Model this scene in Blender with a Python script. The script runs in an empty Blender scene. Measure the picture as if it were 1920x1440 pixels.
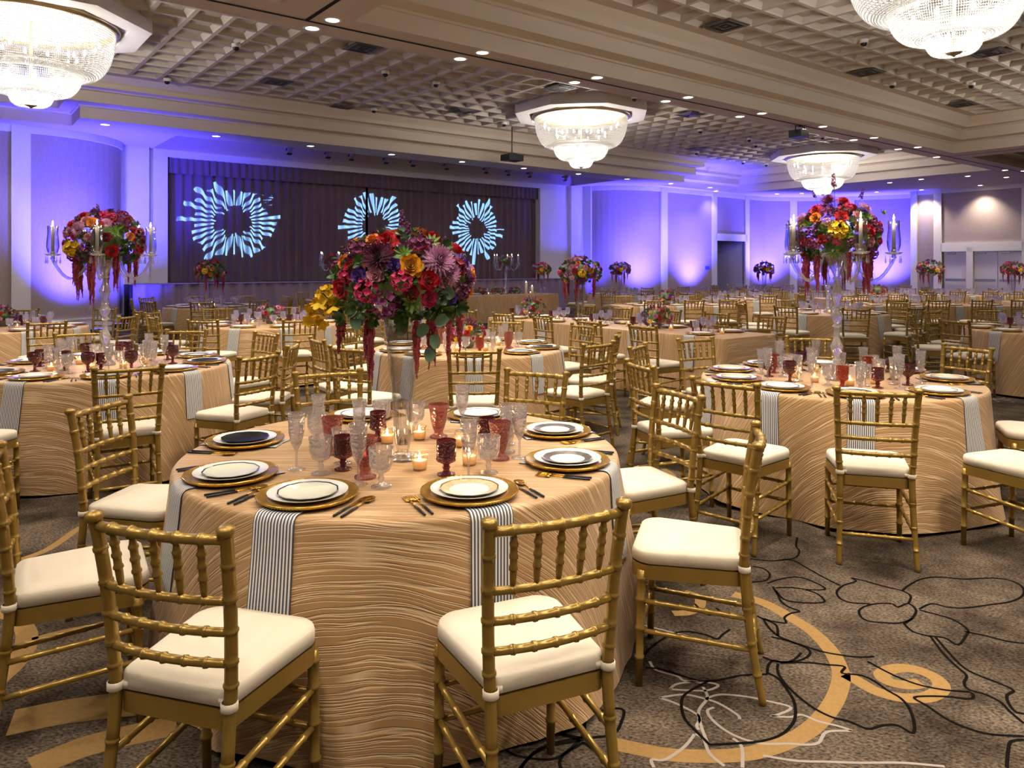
import bpy, bmesh, math, random
from math import sin, cos, pi, radians, sqrt, atan2, hypot
from mathutils import Vector, Matrix
random.seed(7)
scene = bpy.context.scene
COL = scene.collection

# ------------------------------------------------------------------ camera
YAW = radians(52)                       # the stage wall runs 52 degrees off the view axis
SU, CU = sin(YAW), cos(YAW)
def W(u, v, z=0.0):                     # room axes (u along the stage, v towards it) to world
    return Vector((u * SU - v * CU, u * CU + v * SU, z))
ROOM = radians(90 - 52)                 # rotation about z that turns local x into u
cd = bpy.data.cameras.new('camera')
cd.sensor_width = 36; cd.lens = 36 * 1400 / 1920; cd.shift_y = -220 / 1920
cd.clip_end = 200
cam = bpy.data.objects.new('camera', cd); COL.objects.link(cam)
cam.location = (0, 0, 1.55); cam.rotation_euler = (pi / 2, 0, 0)
scene.camera = cam
# ------------------------------------------------------------------ world and exposure
wd = bpy.data.worlds.new('world'); scene.world = wd; wd.use_nodes = True
wd.node_tree.nodes['Background'].inputs[0].default_value = (0.9, 0.8, 0.7, 1)
wd.node_tree.nodes['Background'].inputs[1].default_value = 0.05
scene.view_settings.view_transform = 'Standard'
scene.view_settings.look = 'None'
scene.view_settings.gamma = 1.0
scene.view_settings.use_curve_mapping = False
scene.view_settings.exposure = 0.0
cy = scene.cycles
cy.max_bounces = 4; cy.diffuse_bounces = 2; cy.glossy_bounces = 2; cy.transmission_bounces = 4; cy.adaptive_threshold = 0.03
cy.transparent_max_bounces = 12; cy.sample_clamp_indirect = 4.0; cy.caustics_reflective = False; cy.caustics_refractive = False
cy.use_denoising = True
# light levels (watts)
P_CHAND, P_DOWN, P_UP, P_GOBO, P_VOTIVE = 400, 275, 4600, 90000, 0.4
WARM = (1.0, 0.87, 0.72); CHWHITE = (1.0, 0.93, 0.84); BLUE = (0.062, 0.05, 1.0); ICE = (0.2, 0.6, 1.0)

def lamp(kind, name, loc, power, color, parent=None, radius=0.1, target=None, size=1.0, blend=0.5):
    l = bpy.data.lights.new(name, kind); l.energy = power; l.color = color[:3]
    l.shadow_soft_size = radius
    if kind == 'SPOT': l.spot_size = size; l.spot_blend = blend
    o = bpy.data.objects.new(name, l); COL.objects.link(o)
    o.location = loc
    if target is not None:
        o.rotation_euler = (Vector(target) - Vector(loc)).to_track_quat('-Z', 'Y').to_euler()
    if parent: o.parent = parent
    return o

# ------------------------------------------------------------------ materials
def srgb(h):
    if isinstance(h, str):
        h = h.lstrip('#'); c = [int(h[i:i + 2], 16) / 255 for i in (0, 2, 4)]
    else: c = list(h)
    return tuple((x / 12.92 if x <= 0.04045 else ((x + 0.055) / 1.055) ** 2.4) for x in c) + (1.0,)
MATS = {}
class NT:
    def __init__(self, m): self.t = m.node_tree; self.n = self.t.nodes
    def add(self, typ, **kw):
        x = self.n.new(typ)
        for k, v in kw.items():
            if k.startswith('_'): x.inputs[k[1:].replace('_', ' ')].default_value = v
            else: setattr(x, k, v)
        return x
    def link(self, a, b): self.t.links.new(a, b)
    def math(self, op, a, b=None, c=None, clamp=False):
        x = self.n.new('ShaderNodeMath'); x.operation = op; x.use_clamp = clamp
        for i, q in enumerate((a, b, c)):
            if q is None: continue
            if isinstance(q, (int, float)): x.inputs[i].default_value = q
            else: self.link(q, x.inputs[i])
        return x.outputs[0]
    def mix(self, f, a, b):
        x = self.n.new('ShaderNodeMix'); x.data_type = 'RGBA'
        for s, q in ((x.inputs[0], f), (x.inputs[6], a), (x.inputs[7], b)):
            if isinstance(q, (int, float)): s.default_value = q
            elif isinstance(q, tuple): s.default_value = q
            else: self.link(q, s)
        return x.outputs[2]
def mat(name, col, rough=0.5, metal=0.0, noise=None, bump=None, spec=0.5, sheen=0.0, sss=0.0, emit=None, coat=0.0, coords='Object', trans=0.0):
    """principled base; noise=(scale, colour2, detail) mottles the colour, bump=(scale, strength)"""
    if name in MATS: return MATS[name]
    m = bpy.data.materials.new(name); m.use_nodes = True; MATS[name] = m
    n = NT(m); b = n.n['Principled BSDF']
    c = srgb(col)
    b.inputs['Base Color'].default_value = c; b.inputs['Roughness'].default_value = rough
    b.inputs['Metallic'].default_value = metal; b.inputs['Specular IOR Level'].default_value = spec
    if sheen: b.inputs['Sheen Weight'].default_value = sheen
    if coat: b.inputs['Coat Weight'].default_value = coat
    if trans: b.inputs['Transmission Weight'].default_value = trans
    if sss:
        b.inputs['Subsurface Weight'].default_value = sss; b.inputs['Subsurface Radius'].default_value = (0.02, 0.012, 0.006)
        b.inputs['Subsurface Scale'].default_value = 1.0
    if emit:
        b.inputs['Emission Color'].default_value = srgb(emit[0]); b.inputs['Emission Strength'].default_value = emit[1]
    tc = n.add('ShaderNodeTexCoord') if (noise or bump) else None
    if noise:
        t = n.add('ShaderNodeTexNoise', _Scale=float(noise[0]), _Detail=float(noise[2] if len(noise) > 2 else 3))
        n.link(tc.outputs[coords], t.inputs['Vector'])
        n.link(n.mix(t.outputs['Fac'], c, srgb(noise[1])), b.inputs['Base Color'])
    if bump:
        t = n.add('ShaderNodeTexNoise', _Scale=float(bump[0]), _Detail=4.0)
        n.link(tc.outputs[coords], t.inputs['Vector'])
        bp = n.add('ShaderNodeBump', _Strength=float(bump[1]), _Distance=0.02)
        n.link(t.outputs['Fac'], bp.inputs['Height']); n.link(bp.outputs[0], b.inputs['Normal'])
    return m
def glass(name, tint, refl=0.55, rough=0.05, body=0.0, bodycol='#ffffff', bscale=0, ior=1.45, solid=0.0):
    """clear-walled glass: light passes straight through the thin wall, edges and facets reflect"""
    if name in MATS: return MATS[name]
    m = bpy.data.materials.new(name); m.use_nodes = True; MATS[name] = m
    n = NT(m); n.n.remove(n.n['Principled BSDF']); out = n.n['Material Output']
    tr = n.add('ShaderNodeBsdfTransparent', _Color=srgb(tint))
    gl = n.add('ShaderNodeBsdfGlossy', _Roughness=rough, _Color=(1, 1, 1, 1))
    lw = n.add('ShaderNodeLayerWeight', _Blend=0.35)
    f = n.math('MULTIPLY_ADD', lw.outputs['Facing'], refl, 0.05, True)
    if bscale:
        tc = n.add('ShaderNodeTexCoord'); v = n.add('ShaderNodeTexVoronoi', _Scale=float(bscale)); n.link(tc.outputs['Object'], v.inputs['Vector'])
        bp = n.add('ShaderNodeBump', _Strength=0.7, _Distance=0.006); n.link(v.outputs['Distance'], bp.inputs['Height'])
        n.link(bp.outputs[0], gl.inputs['Normal']); n.link(bp.outputs[0], lw.inputs['Normal'])
    mx = n.add('ShaderNodeMixShader'); n.link(f, mx.inputs[0]); n.link(tr.outputs[0], mx.inputs[1]); n.link(gl.outputs[0], mx.inputs[2])
    last = mx.outputs[0]
    if body:
        df = n.add('ShaderNodeBsdfTranslucent', _Color=srgb(bodycol)); d2 = n.add('ShaderNodeBsdfDiffuse', _Color=srgb(bodycol))
        a = n.add('ShaderNodeMixShader'); a.inputs[0].default_value = 0.5; n.link(df.outputs[0], a.inputs[1]); n.link(d2.outputs[0], a.inputs[2])
        m2 = n.add('ShaderNodeMixShader'); m2.inputs[0].default_value = body; n.link(last, m2.inputs[1]); n.link(a.outputs[0], m2.inputs[2]); last = m2.outputs[0]
    if solid:                                       # thick cut crystal bends what lies behind it
        gs = n.add('ShaderNodeBsdfGlass', _Roughness=0.02, _IOR=ior, _Color=srgb(tint)); m3 = n.add('ShaderNodeMixShader'); m3.inputs[0].default_value = solid
        n.link(last, m3.inputs[1]); n.link(gs.outputs[0], m3.inputs[2]); last = m3.outputs[0]
    n.link(last, out.inputs['Surface'])
    return m
def emission(name, col, s):
    if name in MATS: return MATS[name]
    m = bpy.data.materials.new(name); m.use_nodes = True; MATS[name] = m; m.cycles.emission_sampling = 'NONE'
    n = NT(m); n.n.remove(n.n['Principled BSDF'])
    e = n.add('ShaderNodeEmission', _Color=srgb(col), _Strength=float(s)); n.link(e.outputs[0], n.n['Material Output'].inputs['Surface'])
    return m

# ------------------------------------------------------------------ mesh builder
class MB:
    def __init__(self): self.v = []; self.f = []; self.mi = []; self.uv = None; self.cur = 0
    def add(self, vs, fs, mi=None):
        o = len(self.v); self.v += [tuple(p) for p in vs]
        self.f += [tuple(i + o for i in f) for f in fs]; self.mi += [self.cur if mi is None else mi] * len(fs)
        return self
    def box(self, x0, x1, y0, y1, z0, z1, M=None):
        vs = [Vector((x, y, z)) for z in (z0, z1) for y in (y0, y1) for x in (x0, x1)]
        if M is not None: vs = [M @ p for p in vs]
        return self.add(vs, [(0, 2, 3, 1), (4, 5, 7, 6), (0, 1, 5, 4), (2, 6, 7, 3), (0, 4, 6, 2), (1, 3, 7, 5)])
    def lathe(self, prof, n=24, M=None, rmod=None, arc=2 * pi):
        """prof = [(r, z)...]; r==0 collapses to a point"""
        vs = []; idx = []
        for (r, z) in prof:
            if r < 1e-6: idx.append([len(vs)] * n); vs.append(Vector((0, 0, z)))
            else:
                row = []
                for k in range(n):
                    a = arc * k / n; q = r * (rmod(a, r, z) if rmod else 1.0)
                    row.append(len(vs)); vs.append(Vector((q * cos(a), q * sin(a), z)))
                idx.append(row)
        fs = []
        for i in range(len(prof) - 1):
            A, B = idx[i], idx[i + 1]
            for k in range(n):
                l = (k + 1) % n
                f = [A[k], A[l], B[l], B[k]]
                g = []
                for q in f:
                    if q not in g: g.append(q)
                if len(g) >= 3: fs.append(tuple(g))
        if M is not None: vs = [M @ p for p in vs]
        return self.add(vs, fs)
    def tube(self, pts, rad, n=8, caps=True):
        pts = [Vector(p) for p in pts]; m = len(pts)
        rad = [rad] * m if isinstance(rad, (int, float)) else rad
        ref = None; vs = []
        for i, p in enumerate(pts):
            t = (pts[min(i + 1, m - 1)] - pts[max(i - 1, 0)])
            if t.length < 1e-9: t = Vector((0, 0, 1))
            t.normalize()
            if ref is None:
                ref = Vector((1, 0, 0)) if abs(t.x) < 0.8 else Vector((0, 1, 0))
            a = ref - t * ref.dot(t)
            if a.length < 1e-6: a = Vector((0, 1, 0)) - t * t.y
            a.normalize(); ref = a; b = t.cross(a)
            for k in range(n):
                w = 2 * pi * k / n
                vs.append(p + (a * cos(w) + b * sin(w)) * rad[i])
        fs = [(i * n + k, i * n + (k + 1) % n, (i + 1) * n + (k + 1) % n, (i + 1) * n + k) for i in range(m - 1) for k in range(n)]
        if caps: fs += [tuple(range(n - 1, -1, -1)), tuple(range((m - 1) * n, m * n))]
        return self.add(vs, fs)
    def grid(self, nu, nv, fn, closed=False, mi=None):
        vs = [fn(i / (nu if closed else nu - 1), j / (nv - 1)) for j in range(nv) for i in range(nu)]
        fs = []
        for j in range(nv - 1):
            for i in range(nu if closed else nu - 1):
                k = (i + 1) % nu
                fs.append((j * nu + i, j * nu + k, (j + 1) * nu + k, (j + 1) * nu + i))
        return self.add(vs, fs, mi)
    def mesh(self, name, mats, smooth=True, uvs=None, auto=None):
        me = bpy.data.meshes.new(name); me.from_pydata([tuple(p) for p in self.v], [], self.f)
        for m in (mats if isinstance(mats, (list, tuple)) else [mats]): me.materials.append(m)
        if any(self.mi): me.polygons.foreach_set('material_index', self.mi)
        if uvs is not None:
            l = me.uv_layers.new(name='UVMap'); li = [0] * len(me.loops); me.loops.foreach_get('vertex_index', li)
            flat = []
            for q in li: flat += uvs[q]
            l.data.foreach_set('uv', flat)
        me.polygons.foreach_set('use_smooth', [bool(smooth)] * len(me.polygons))
        if smooth and auto: me.set_sharp_from_angle(angle=radians(auto))
        me.update(); return me
    def build(self, name, mats, parent=None, smooth=True, uvs=None, auto=None):
        return link(self.mesh(name, mats, smooth, uvs, auto), name, parent)
def link(me, name, parent=None, loc=None, rz=None):
    o = bpy.data.objects.new(name, me); COL.objects.link(o)
    if parent: o.parent = parent
    if loc is not None: o.location = loc
    if rz is not None: o.rotation_euler = (0, 0, rz)
    return o
def tag(o, label=None, cat=None, group=None, kind=None):
    if label: o['label'] = label
    if cat: o['category'] = cat
    if group: o['group'] = group
    if kind: o['kind'] = kind
    return o
def empty(name, loc=(0, 0, 0), rz=0.0):
    o = bpy.data.objects.new(name, None); COL.objects.link(o); o.empty_display_size = 0.1
    o.location = loc; o.rotation_euler = (0, 0, rz); return o
def copy_tree(o, parent=None):
    c = o.copy(); COL.objects.link(c)
    if parent: c.parent = parent
    for ch in KIDS.get(o.name, []): copy_tree(ch, c)
    return c
KIDS = {}
def note_kids(root):
    KIDS[root.name] = [o for o in COL.objects if o.parent == root]
    for k in KIDS[root.name]: note_kids(k)
def struct(o, label=None): return tag(o, label, None, None, 'structure')
# several parts of a model described once: [(part name, mesh, loc)], placed as thing + children
def place(kit, name, loc, rz, label, cat, group=None, tilt=None):
    e = empty(name, loc, rz)
    if tilt: e.rotation_euler = tilt
    made = []
    for it in kit: made.append(link(it[1], it[0], made[it[2]] if len(it) > 2 and it[2] is not None else e))
    return tag(e, label, cat, group)
def put(me, name, loc, rz, label, cat, group=None):
    return tag(link(me, name, None, loc, rz), label, cat, group)
# ================================================================== the room shell
ZS, ZC = 4.67, 5.50                      # soffit and coffered-ceiling heights
M_paint = mat('cream_paint', '#d3c5b3', 0.6, bump=(40, 0.05))
M_ceil = mat('ceiling_paint', '#cfc2b4', 0.65)
M_trim = mat('white_trim', '#e9e4e2', 0.45)
M_tile = mat('ceiling_tile_board', '#cdc2b6', 0.7, bump=(120, 0.05))
M_black = mat('black_metal', '#121214', 0.4)
M_dark = mat('dark_gap', '#0b0b0c', 0.9)
M_steel = mat('brushed_steel', '#a9a9ab', 0.35, 0.9)
def wallpaper():
    m = mat('taupe_wallpaper', '#a5948d', 0.6)
    n = NT(m); b = n.n['Principled BSDF']; tc = n.add('ShaderNodeTexCoord')
    w = n.add('ShaderNodeTexWave', _Scale=5.0, _Distortion=14.0, _Detail=2.0, _Detail_Scale=0.9)
    n.link(tc.outputs['Object'], w.inputs['Vector'])
    n.link(n.mix(w.outputs['Fac'], srgb('#a3928b'), srgb('#a8978f')), b.inputs['Base Color'])
    bp = n.add('ShaderNodeBump', _Strength=0.03, _Distance=0.01); n.link(w.outputs['Fac'], bp.inputs['Height']); n.link(bp.outputs[0], b.inputs['Normal'])
    return m
M_wall = wallpaper()

# ---- carpet: mottled grey-brown pile
def carpet():
    m = mat('carpet_pile', '#6f655c', 0.97, spec=0.03)
    n = NT(m); b = n.n['Principled BSDF']; tc = n.add('ShaderNodeTexCoord')
    a = n.add('ShaderNodeTexNoise', _Scale=2.2, _Detail=6.0, _Roughness=0.65); n.link(tc.outputs['Object'], a.inputs['Vector'])
    mp = n.add('ShaderNodeMapping'); mp.inputs['Scale'].default_value = (75, 120, 1); mp.inputs['Rotation'].default_value = (0, 0, 0.7)
    n.link(tc.outputs['Object'], mp.inputs['Vector'])
    f = n.add('ShaderNodeTexNoise', _Scale=1.0, _Detail=3.0); n.link(mp.outputs[0], f.inputs['Vector'])
    cr = n.add('ShaderNodeValToRGB'); cr.color_ramp.elements[0].position = 0.36; cr.color_ramp.elements[0].color = srgb('#352d26')
    cr.color_ramp.elements[1].position = 0.64; cr.color_ramp.elements[1].color = srgb('#6a5f53'); n.link(a.outputs['Fac'], cr.inputs[0])
    cf = n.add('ShaderNodeValToRGB'); cf.color_ramp.elements[0].position = 0.32; cf.color_ramp.elements[0].color = (0.22, 0.21, 0.20, 1)
    cf.color_ramp.elements[1].position = 0.68; cf.color_ramp.elements[1].color = (1.35, 1.30, 1.22, 1); n.link(f.outputs['Fac'], cf.inputs[0])
    mm = n.add('ShaderNodeMix'); mm.data_type = 'RGBA'; mm.blend_type = 'MULTIPLY'; mm.inputs[0].default_value = 0.95
    n.link(cr.outputs[0], mm.inputs[6]); n.link(cf.outputs[0], mm.inputs[7]); n.link(mm.outputs[2], b.inputs['Base Color'])
    bp = n.add('ShaderNodeBump', _Strength=0.35, _Distance=0.01); n.link(f.outputs['Fac'], bp.inputs['Height']); n.link(bp.outputs[0], b.inputs['Normal'])
    return m
M_carpet = carpet()
U0, U1, V0, V1 = -9.0, 34.5, -7.0, 24.0
fb = MB(); fb.add([W(U0, V0), W(U1, V0), W(U1, V1), W(U0, V1), W(U0, V0, -.2), W(U1, V0, -.2), W(U1, V1, -.2), W(U0, V1, -.2)],
                  [(0, 1, 2, 3), (7, 6, 5, 4), (0, 4, 5, 1), (1, 5, 6, 2), (2, 6, 7, 3), (3, 7, 4, 0)])
floor = struct(fb.build('floor', M_carpet, smooth=False), 'grey brown patterned ballroom carpet')

# ---- ceiling: soffit grid with recessed, stepped bays
FAR = [(-2.5, 9.45), (27.0, 9.45), (27.0, 19.05), (22.1, 19.05), (22.1, 17.9), (2.5, 17.9), (2.5, 19.05), (-2.5, 19.05)]
NEAR = [(4.25, -1.4), (22.2, -1.4), (22.2, 8.7), (4.25, 8.7)]
NEARL = [(-7.5, -1.4), (3.3, -1.4), (3.3, 8.7), (-7.5, 8.7)]
NEARR = [(23.4, -1.4), (31.0, -1.4), (31.0, 8.7), (23.4, 8.7)]
SLOT = [(4.64, 18.95), (19.6, 18.95), (19.6, 21.3), (4.64, 21.3)]
def inpoly(p, poly):
    c = False; x, y = p
    for i in range(len(poly)):
        (x1, y1), (x2, y2) = poly[i], poly[i - 1]
        if (y1 > y) != (y2 > y) and x < (x2 - x1) * (y - y1) / (y2 - y1) + x1: c = not c
    return c
def inset(poly, d):
    out = []; n = len(poly)
    for i in range(n):
        p, q, r = Vector(poly[i - 1]), Vector(poly[i]), Vector(poly[(i + 1) % n])
        a, b = (q - p).normalized(), (r - q).normalized()
        na, nb = Vector((-a.y, a.x)), Vector((-b.y, b.x))
        out.append(tuple(q + (na + nb) * d))
    return out
us = sorted(set([U0, U1] + [p[0] for P in (FAR, NEAR, NEARL, NEARR, SLOT) for p in P]))
vs_ = sorted(set([V0, V1] + [p[1] for P in (FAR, NEAR, NEARL, NEARR, SLOT) for p in P]))
sb = MB()
for i in range(len(us) - 1):
    for j in range(len(vs_) - 1):
        c = ((us[i] + us[i + 1]) / 2, (vs_[j] + vs_[j + 1]) / 2)
        if any(inpoly(c, P) for P in (FAR, NEAR, NEARL, NEARR, SLOT)): continue
        sb.add([W(us[i], vs_[j], ZS), W(us[i], vs_[j + 1], ZS), W(us[i + 1], vs_[j + 1], ZS), W(us[i + 1], vs_[j], ZS)], [(0, 1, 2, 3)])
ceiling = struct(sb.build('ceiling', M_ceil, smooth=False), 'ballroom ceiling of beams around recessed coffered bays')
STEPS = [(0, ZS), (0, ZS + .25), (.03, ZS + .25), (.05, ZS + .28), (.30, ZS + .30), (.30, ZS + .53), (.33, ZS + .54), (.36, ZS + .57), (.52, ZS + .58), (.52, ZS + .68), (.55, ZS + .72), (.66, ZC)]
for P in (FAR, NEAR, NEARL, NEARR):
    b = MB(); n = len(P); rows = [[W(x, y, z) for x, y in inset(P, d)] for d, z in STEPS]
    for r in range(len(rows) - 1):
        b.add(rows[r] + rows[r + 1], [(k, n + k, n + (k + 1) % n, (k + 1) % n) for k in range(n)])
    tag(b.build('crown_moulding', M_paint, ceiling, smooth=False), 'stepped plaster moulding around a ceiling bay')
b = MB()     # stage slot: upright faces behind the soffit strip and its lid
sl = [W(x, y, 0) for x, y in SLOT]
for k in range(4):
    p, q = sl[k], sl[(k + 1) % 4]
    b.add([p + Vector((0, 0, ZS)), q + Vector((0, 0, ZS)), q + Vector((0, 0, 5.6)), p + Vector((0, 0, 5.6))], [(0, 3, 2, 1)])
b.add([p + Vector((0, 0, 5.6)) for p in sl], [(0, 1, 2, 3)])
b.build('stage_slot', M_paint, ceiling, smooth=False)
b = MB()     # flat margin and deck above each bay
for P in (FAR, NEAR, NEARL, NEARR):
    x0, x1 = min(p[0] for p in P), max(p[0] for p in P); y0, y1 = min(p[1] for p in P), max(p[1] for p in P)
    b.add([W(x0, y0, ZC + .13), W(x0, y1, ZC + .13), W(x1, y1, ZC + .13), W(x1, y0, ZC + .13)], [(0, 1, 2, 3)])
b.build('ceiling_deck', M_ceil, ceiling, smooth=False)
# coffered tiles
TS = 0.56
def tile_mesh(b, M):
    o, i1, i2 = TS / 2, TS / 2 - .035, TS / 2 - .115
    rings = []
    for s, z in ((o, .0), (i1, 0), (i1 - .012, .02), (i2, .085), (i2 - .02, .075)):
        rings += [M @ Vector((x * s, y * s, z)) for x, y in ((-1, -1), (1, -1), (1, 1), (-1, 1))]
    fs = []
    for r in range(4):
        for k in range(4): fs.append((r * 4 + k, (r + 1) * 4 + k, (r + 1) * 4 + (k + 1) % 4, r * 4 + (k + 1) % 4))
    fs.append((16, 19, 18, 17)); b.add(rings, fs)
one = MB(); tile_mesh(one, Matrix()); TILE = one.mesh('ceiling_tile', M_tile, smooth=False)
cells = []
for (a0, b0, a1, b1) in ((-1.84, 10.15, 26.3, 17.2), (4.95, -.7, 21.5, 8.0), (-6.8, -.7, 2.6, 8.0), (24.1, -.7, 30.3, 8.0)):
    nu, nv = int((a1 - a0) / TS), int((b1 - b0) / TS)
    su, sv = a0 + (a1 - a0 - nu * TS) / 2, b0 + (b1 - b0 - nv * TS) / 2
    for i in range(nu):
        for j in range(nv): cells.append((su + (i + .5) * TS, sv + (j + .5) * TS))
def seen(p):
    if p.y < 1: return 0
    x = p.x / p.y * 1400 + 960; y = 500 - (p.z - 1.55) / p.y * 1400
    return 1400 / p.y if (-60 < x < 1980 and y > -60) else 0
order = sorted(cells, key=lambda c: -seen(W(c[0], c[1], ZC)))
for c in order[:296]:
    link(TILE, 'ceiling_tile', ceiling, W(c[0], c[1], ZC), ROOM)
rest = MB(); RM = Matrix.Rotation(ROOM, 4, 'Z')
for c in order[296:]: tile_mesh(rest, Matrix.Translation(W(c[0], c[1], ZC)) @ RM)
tag(rest.build('coffer_field', M_tile, ceiling, smooth=False), 'field of small coffered ceiling tiles', kind='stuff')
# margins between the tiles and the mouldings
mb_ = MB()
for P, R in ((FAR, (-1.84, 10.15, 26.3, 17.2)), (NEAR, (4.95, -.7, 21.5, 8.0)), (NEARL, (-6.8, -.7, 2.6, 8.0)), (NEARR, (24.1, -.7, 30.3, 8.0))):
    nu, nv = int((R[2] - R[0]) / TS), int((R[3] - R[1]) / TS)
    u0_, v0_ = R[0] + (R[2] - R[0] - nu * TS) / 2, R[1] + (R[3] - R[1] - nv * TS) / 2; u1_, v1_ = u0_ + nu * TS, v0_ + nv * TS
    x0, x1 = min(p[0] for p in P), max(p[0] for p in P); y0, y1 = min(p[1] for p in P), max(p[1] for p in P)
    for (a, c, e, d) in ((x0, y0, x1, v0_), (x0, v1_, x1, y1), (x0, v0_, u0_, v1_), (u1_, v0_, x1, v1_)):
        mb_.add([W(a, c, ZC + .001), W(a, d, ZC + .001), W(e, d, ZC + .001), W(e, c, ZC + .001)], [(0, 1, 2, 3)])
mb_.build('ceiling_margin', M_ceil, ceiling, smooth=False)
# partition tracks in the beams
b = MB()
for (x0, y0, x1, y1) in ((-8, 9.03, 31, 9.085), (3.74, -6, 3.80, 9.03), (22.75, -6, 22.81, 9.03)):
    b.add([W(x0, y0, ZS - .004), W(x0, y1, ZS - .004), W(x1, y1, ZS - .004), W(x1, y0, ZS - .004)], [(0, 1, 2, 3)])
tag(b.build('partition_track', M_dark, ceiling, smooth=False), 'black partition track slot in the beam')

# ---- walls
def strip(b, pts, z0, z1, off=0.0, thick=0.0):
    """upright band along a polyline of (u, v); the room lies to the right of the direction of travel"""
    n = len(pts); P = [Vector(p) for p in pts]; N = []
    for i in range(n):
        d = (P[min(i + 1, n - 1)] - P[max(i - 1, 0)]).normalized(); N.append(Vector((d.y, -d.x)))
    f = [P[i] + N[i] * off for i in range(n)]; g = [P[i] + N[i] * (off - thick) for i in range(n)]
    vs = [W(p.x, p.y, z) for z in (z0, z1) for p in f]
    fs = [(i, i + 1, n + i + 1, n + i) for i in range(n - 1)]
    if thick:
        vs += [W(p.x, p.y, z) for z in (z0, z1) for p in g]
        fs += [(2 * n + i + 1, 2 * n + i, 3 * n + i, 3 * n + i + 1) for i in range(n - 1)]
        fs += [(n + i, n + i + 1, 3 * n + i + 1, 3 * n + i) for i in range(n - 1)]
        fs += [(i + 1, i, 2 * n + i, 2 * n + i + 1) for i in range(n - 1)]
        fs += [(0, n, 3 * n, 2 * n), (n - 1, 3 * n - 1, 4 * n - 1, 2 * n - 1)]
    b.add(vs, fs)
def arc(p, q, flip, n=14):
    """rounded corner from p to q: quarter ellipse; flip picks which end leaves along u"""
    out = []
    for i in range(n + 1):
        t = pi / 2 * i / n
        if flip: out.append((p[0] + (q[0] - p[0]) * (1 - cos(t)), p[1] + (q[1] - p[1]) * sin(t)))
        else: out.append((p[0] + (q[0] - p[0]) * sin(t), p[1] + (q[1] - p[1]) * (1 - cos(t))))
    return out
ARC_L = arc((1.84, 19.6), (3.87, 21.3), False)
ARC_R = arc((20.2, 21.3), (22.8, 19.5), True)
def wall(name, runs, label, pil=(), top=True, base=True):
    """runs: list of (polyline, z0, z1) of wallpaper; pil: (polyline, width half) white uprights"""
    b = MB()
    for pts, z0, z1 in runs: strip(b, pts, z0, z1, 0, .2)
    w = struct(b.build(name, M_wall, smooth=False), label)
    for pts, z0, z1 in runs:
        if top and z1 > 4: t = MB(); strip(t, pts, z1 - .17, z1, .04, .05); t.build('frieze_trim', M_trim, w, smooth=False)
        if base and z0 < .1: t = MB(); strip(t, pts, 0, .32, .03, .04); strip(t, pts, 0.32, .36, .05, .06); t.build('base_trim', M_trim, w, smooth=False)
    for pts, z0, z1 in pil: t = MB(); strip(t, pts, z0, z1, .06, .07); t.build('pilaster', M_trim, w, smooth=False)
    return w
wl = wall('wall_left', [([(-9, 19.6), (1.84, 19.6)] + ARC_L[1:], 0, ZS)], 'taupe wallpapered wall with rounded corner beside the stage',
     pil=[([(1.42, 19.6), (1.78, 19.6)], 0, ZS), ([(-2.6, 19.6), (-2.25, 19.6)], 0, ZS)])
# stage front: white piers, header over the opening
b = MB()
strip(b, [(3.87, 21.25), (4.55, 21.25)], 0, ZS, 0, .5)
strip(b, [(4.55, 21.45), (5.05, 21.45)], 0, 5.6, 0, .5)
strip(b, [(18.1, 21.45), (19.5, 21.45)], 0, 5.6, 0, .5)
strip(b, [(19.5, 21.25), (20.2, 21.25)], 0, ZS, 0, .5)
strip(b, [(5.05, 21.45), (18.1, 21.45)], 4.50, 5.6, 0, .5)
wst = struct(b.build('wall_stage', M_trim, smooth=False), 'white proscenium wall framing the curtained stage')
wr = wall('wall_back', [(ARC_R + [(26.0, 19.5)], 0, ZS), ([(26.0, 19.5), (28.3, 19.5)], 2.75, ZS), ([(28.3, 19.5), (29.5, 19.35), (30.7, 18.7)], 0, ZS), ([(30.7, 18.7), (31.6, 17.9), (32.2, 16.9)], 0, ZS), ([(32.2, 16.9), (32.9, 15.8), (33.4, 14.3)], 0, ZS)],
     'blue lit wallpapered wall with white uprights beside a curtained doorway',
     pil=[([(22.65, 19.5), (23.0, 19.5)], 0, ZS), ([(25.85, 19.5), (26.15, 19.5)], 0, ZS), ([(28.15, 19.5), (28.45, 19.5)], 0, ZS), ([(26.0, 19.5), (28.3, 19.5)], 2.65, 2.95),
          ([(30.55, 18.8), (30.8, 18.6)], 0, ZS), ([(32.1, 17.05), (32.3, 16.72)], 0, ZS), ([(20.2, 21.3), (20.25, 20.9)], 0, ZS)])
b = MB(); strip(b, [(26.0, 19.7), (26.0, 23)], 0, 2.75); strip(b, [(28.3, 23), (28.3, 19.7)], 0, 2.75); strip(b, [(26.0, 22.9), (28.3, 22.9)], 0, 2.75)
b.add([W(26, 19.5, 2.74), W(28.3, 19.5, 2.74), W(28.3, 23, 2.74), W(26, 23, 2.74)], [(0, 1, 2, 3)])
b.build('passage', M_trim, wr, smooth=False)
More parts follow.
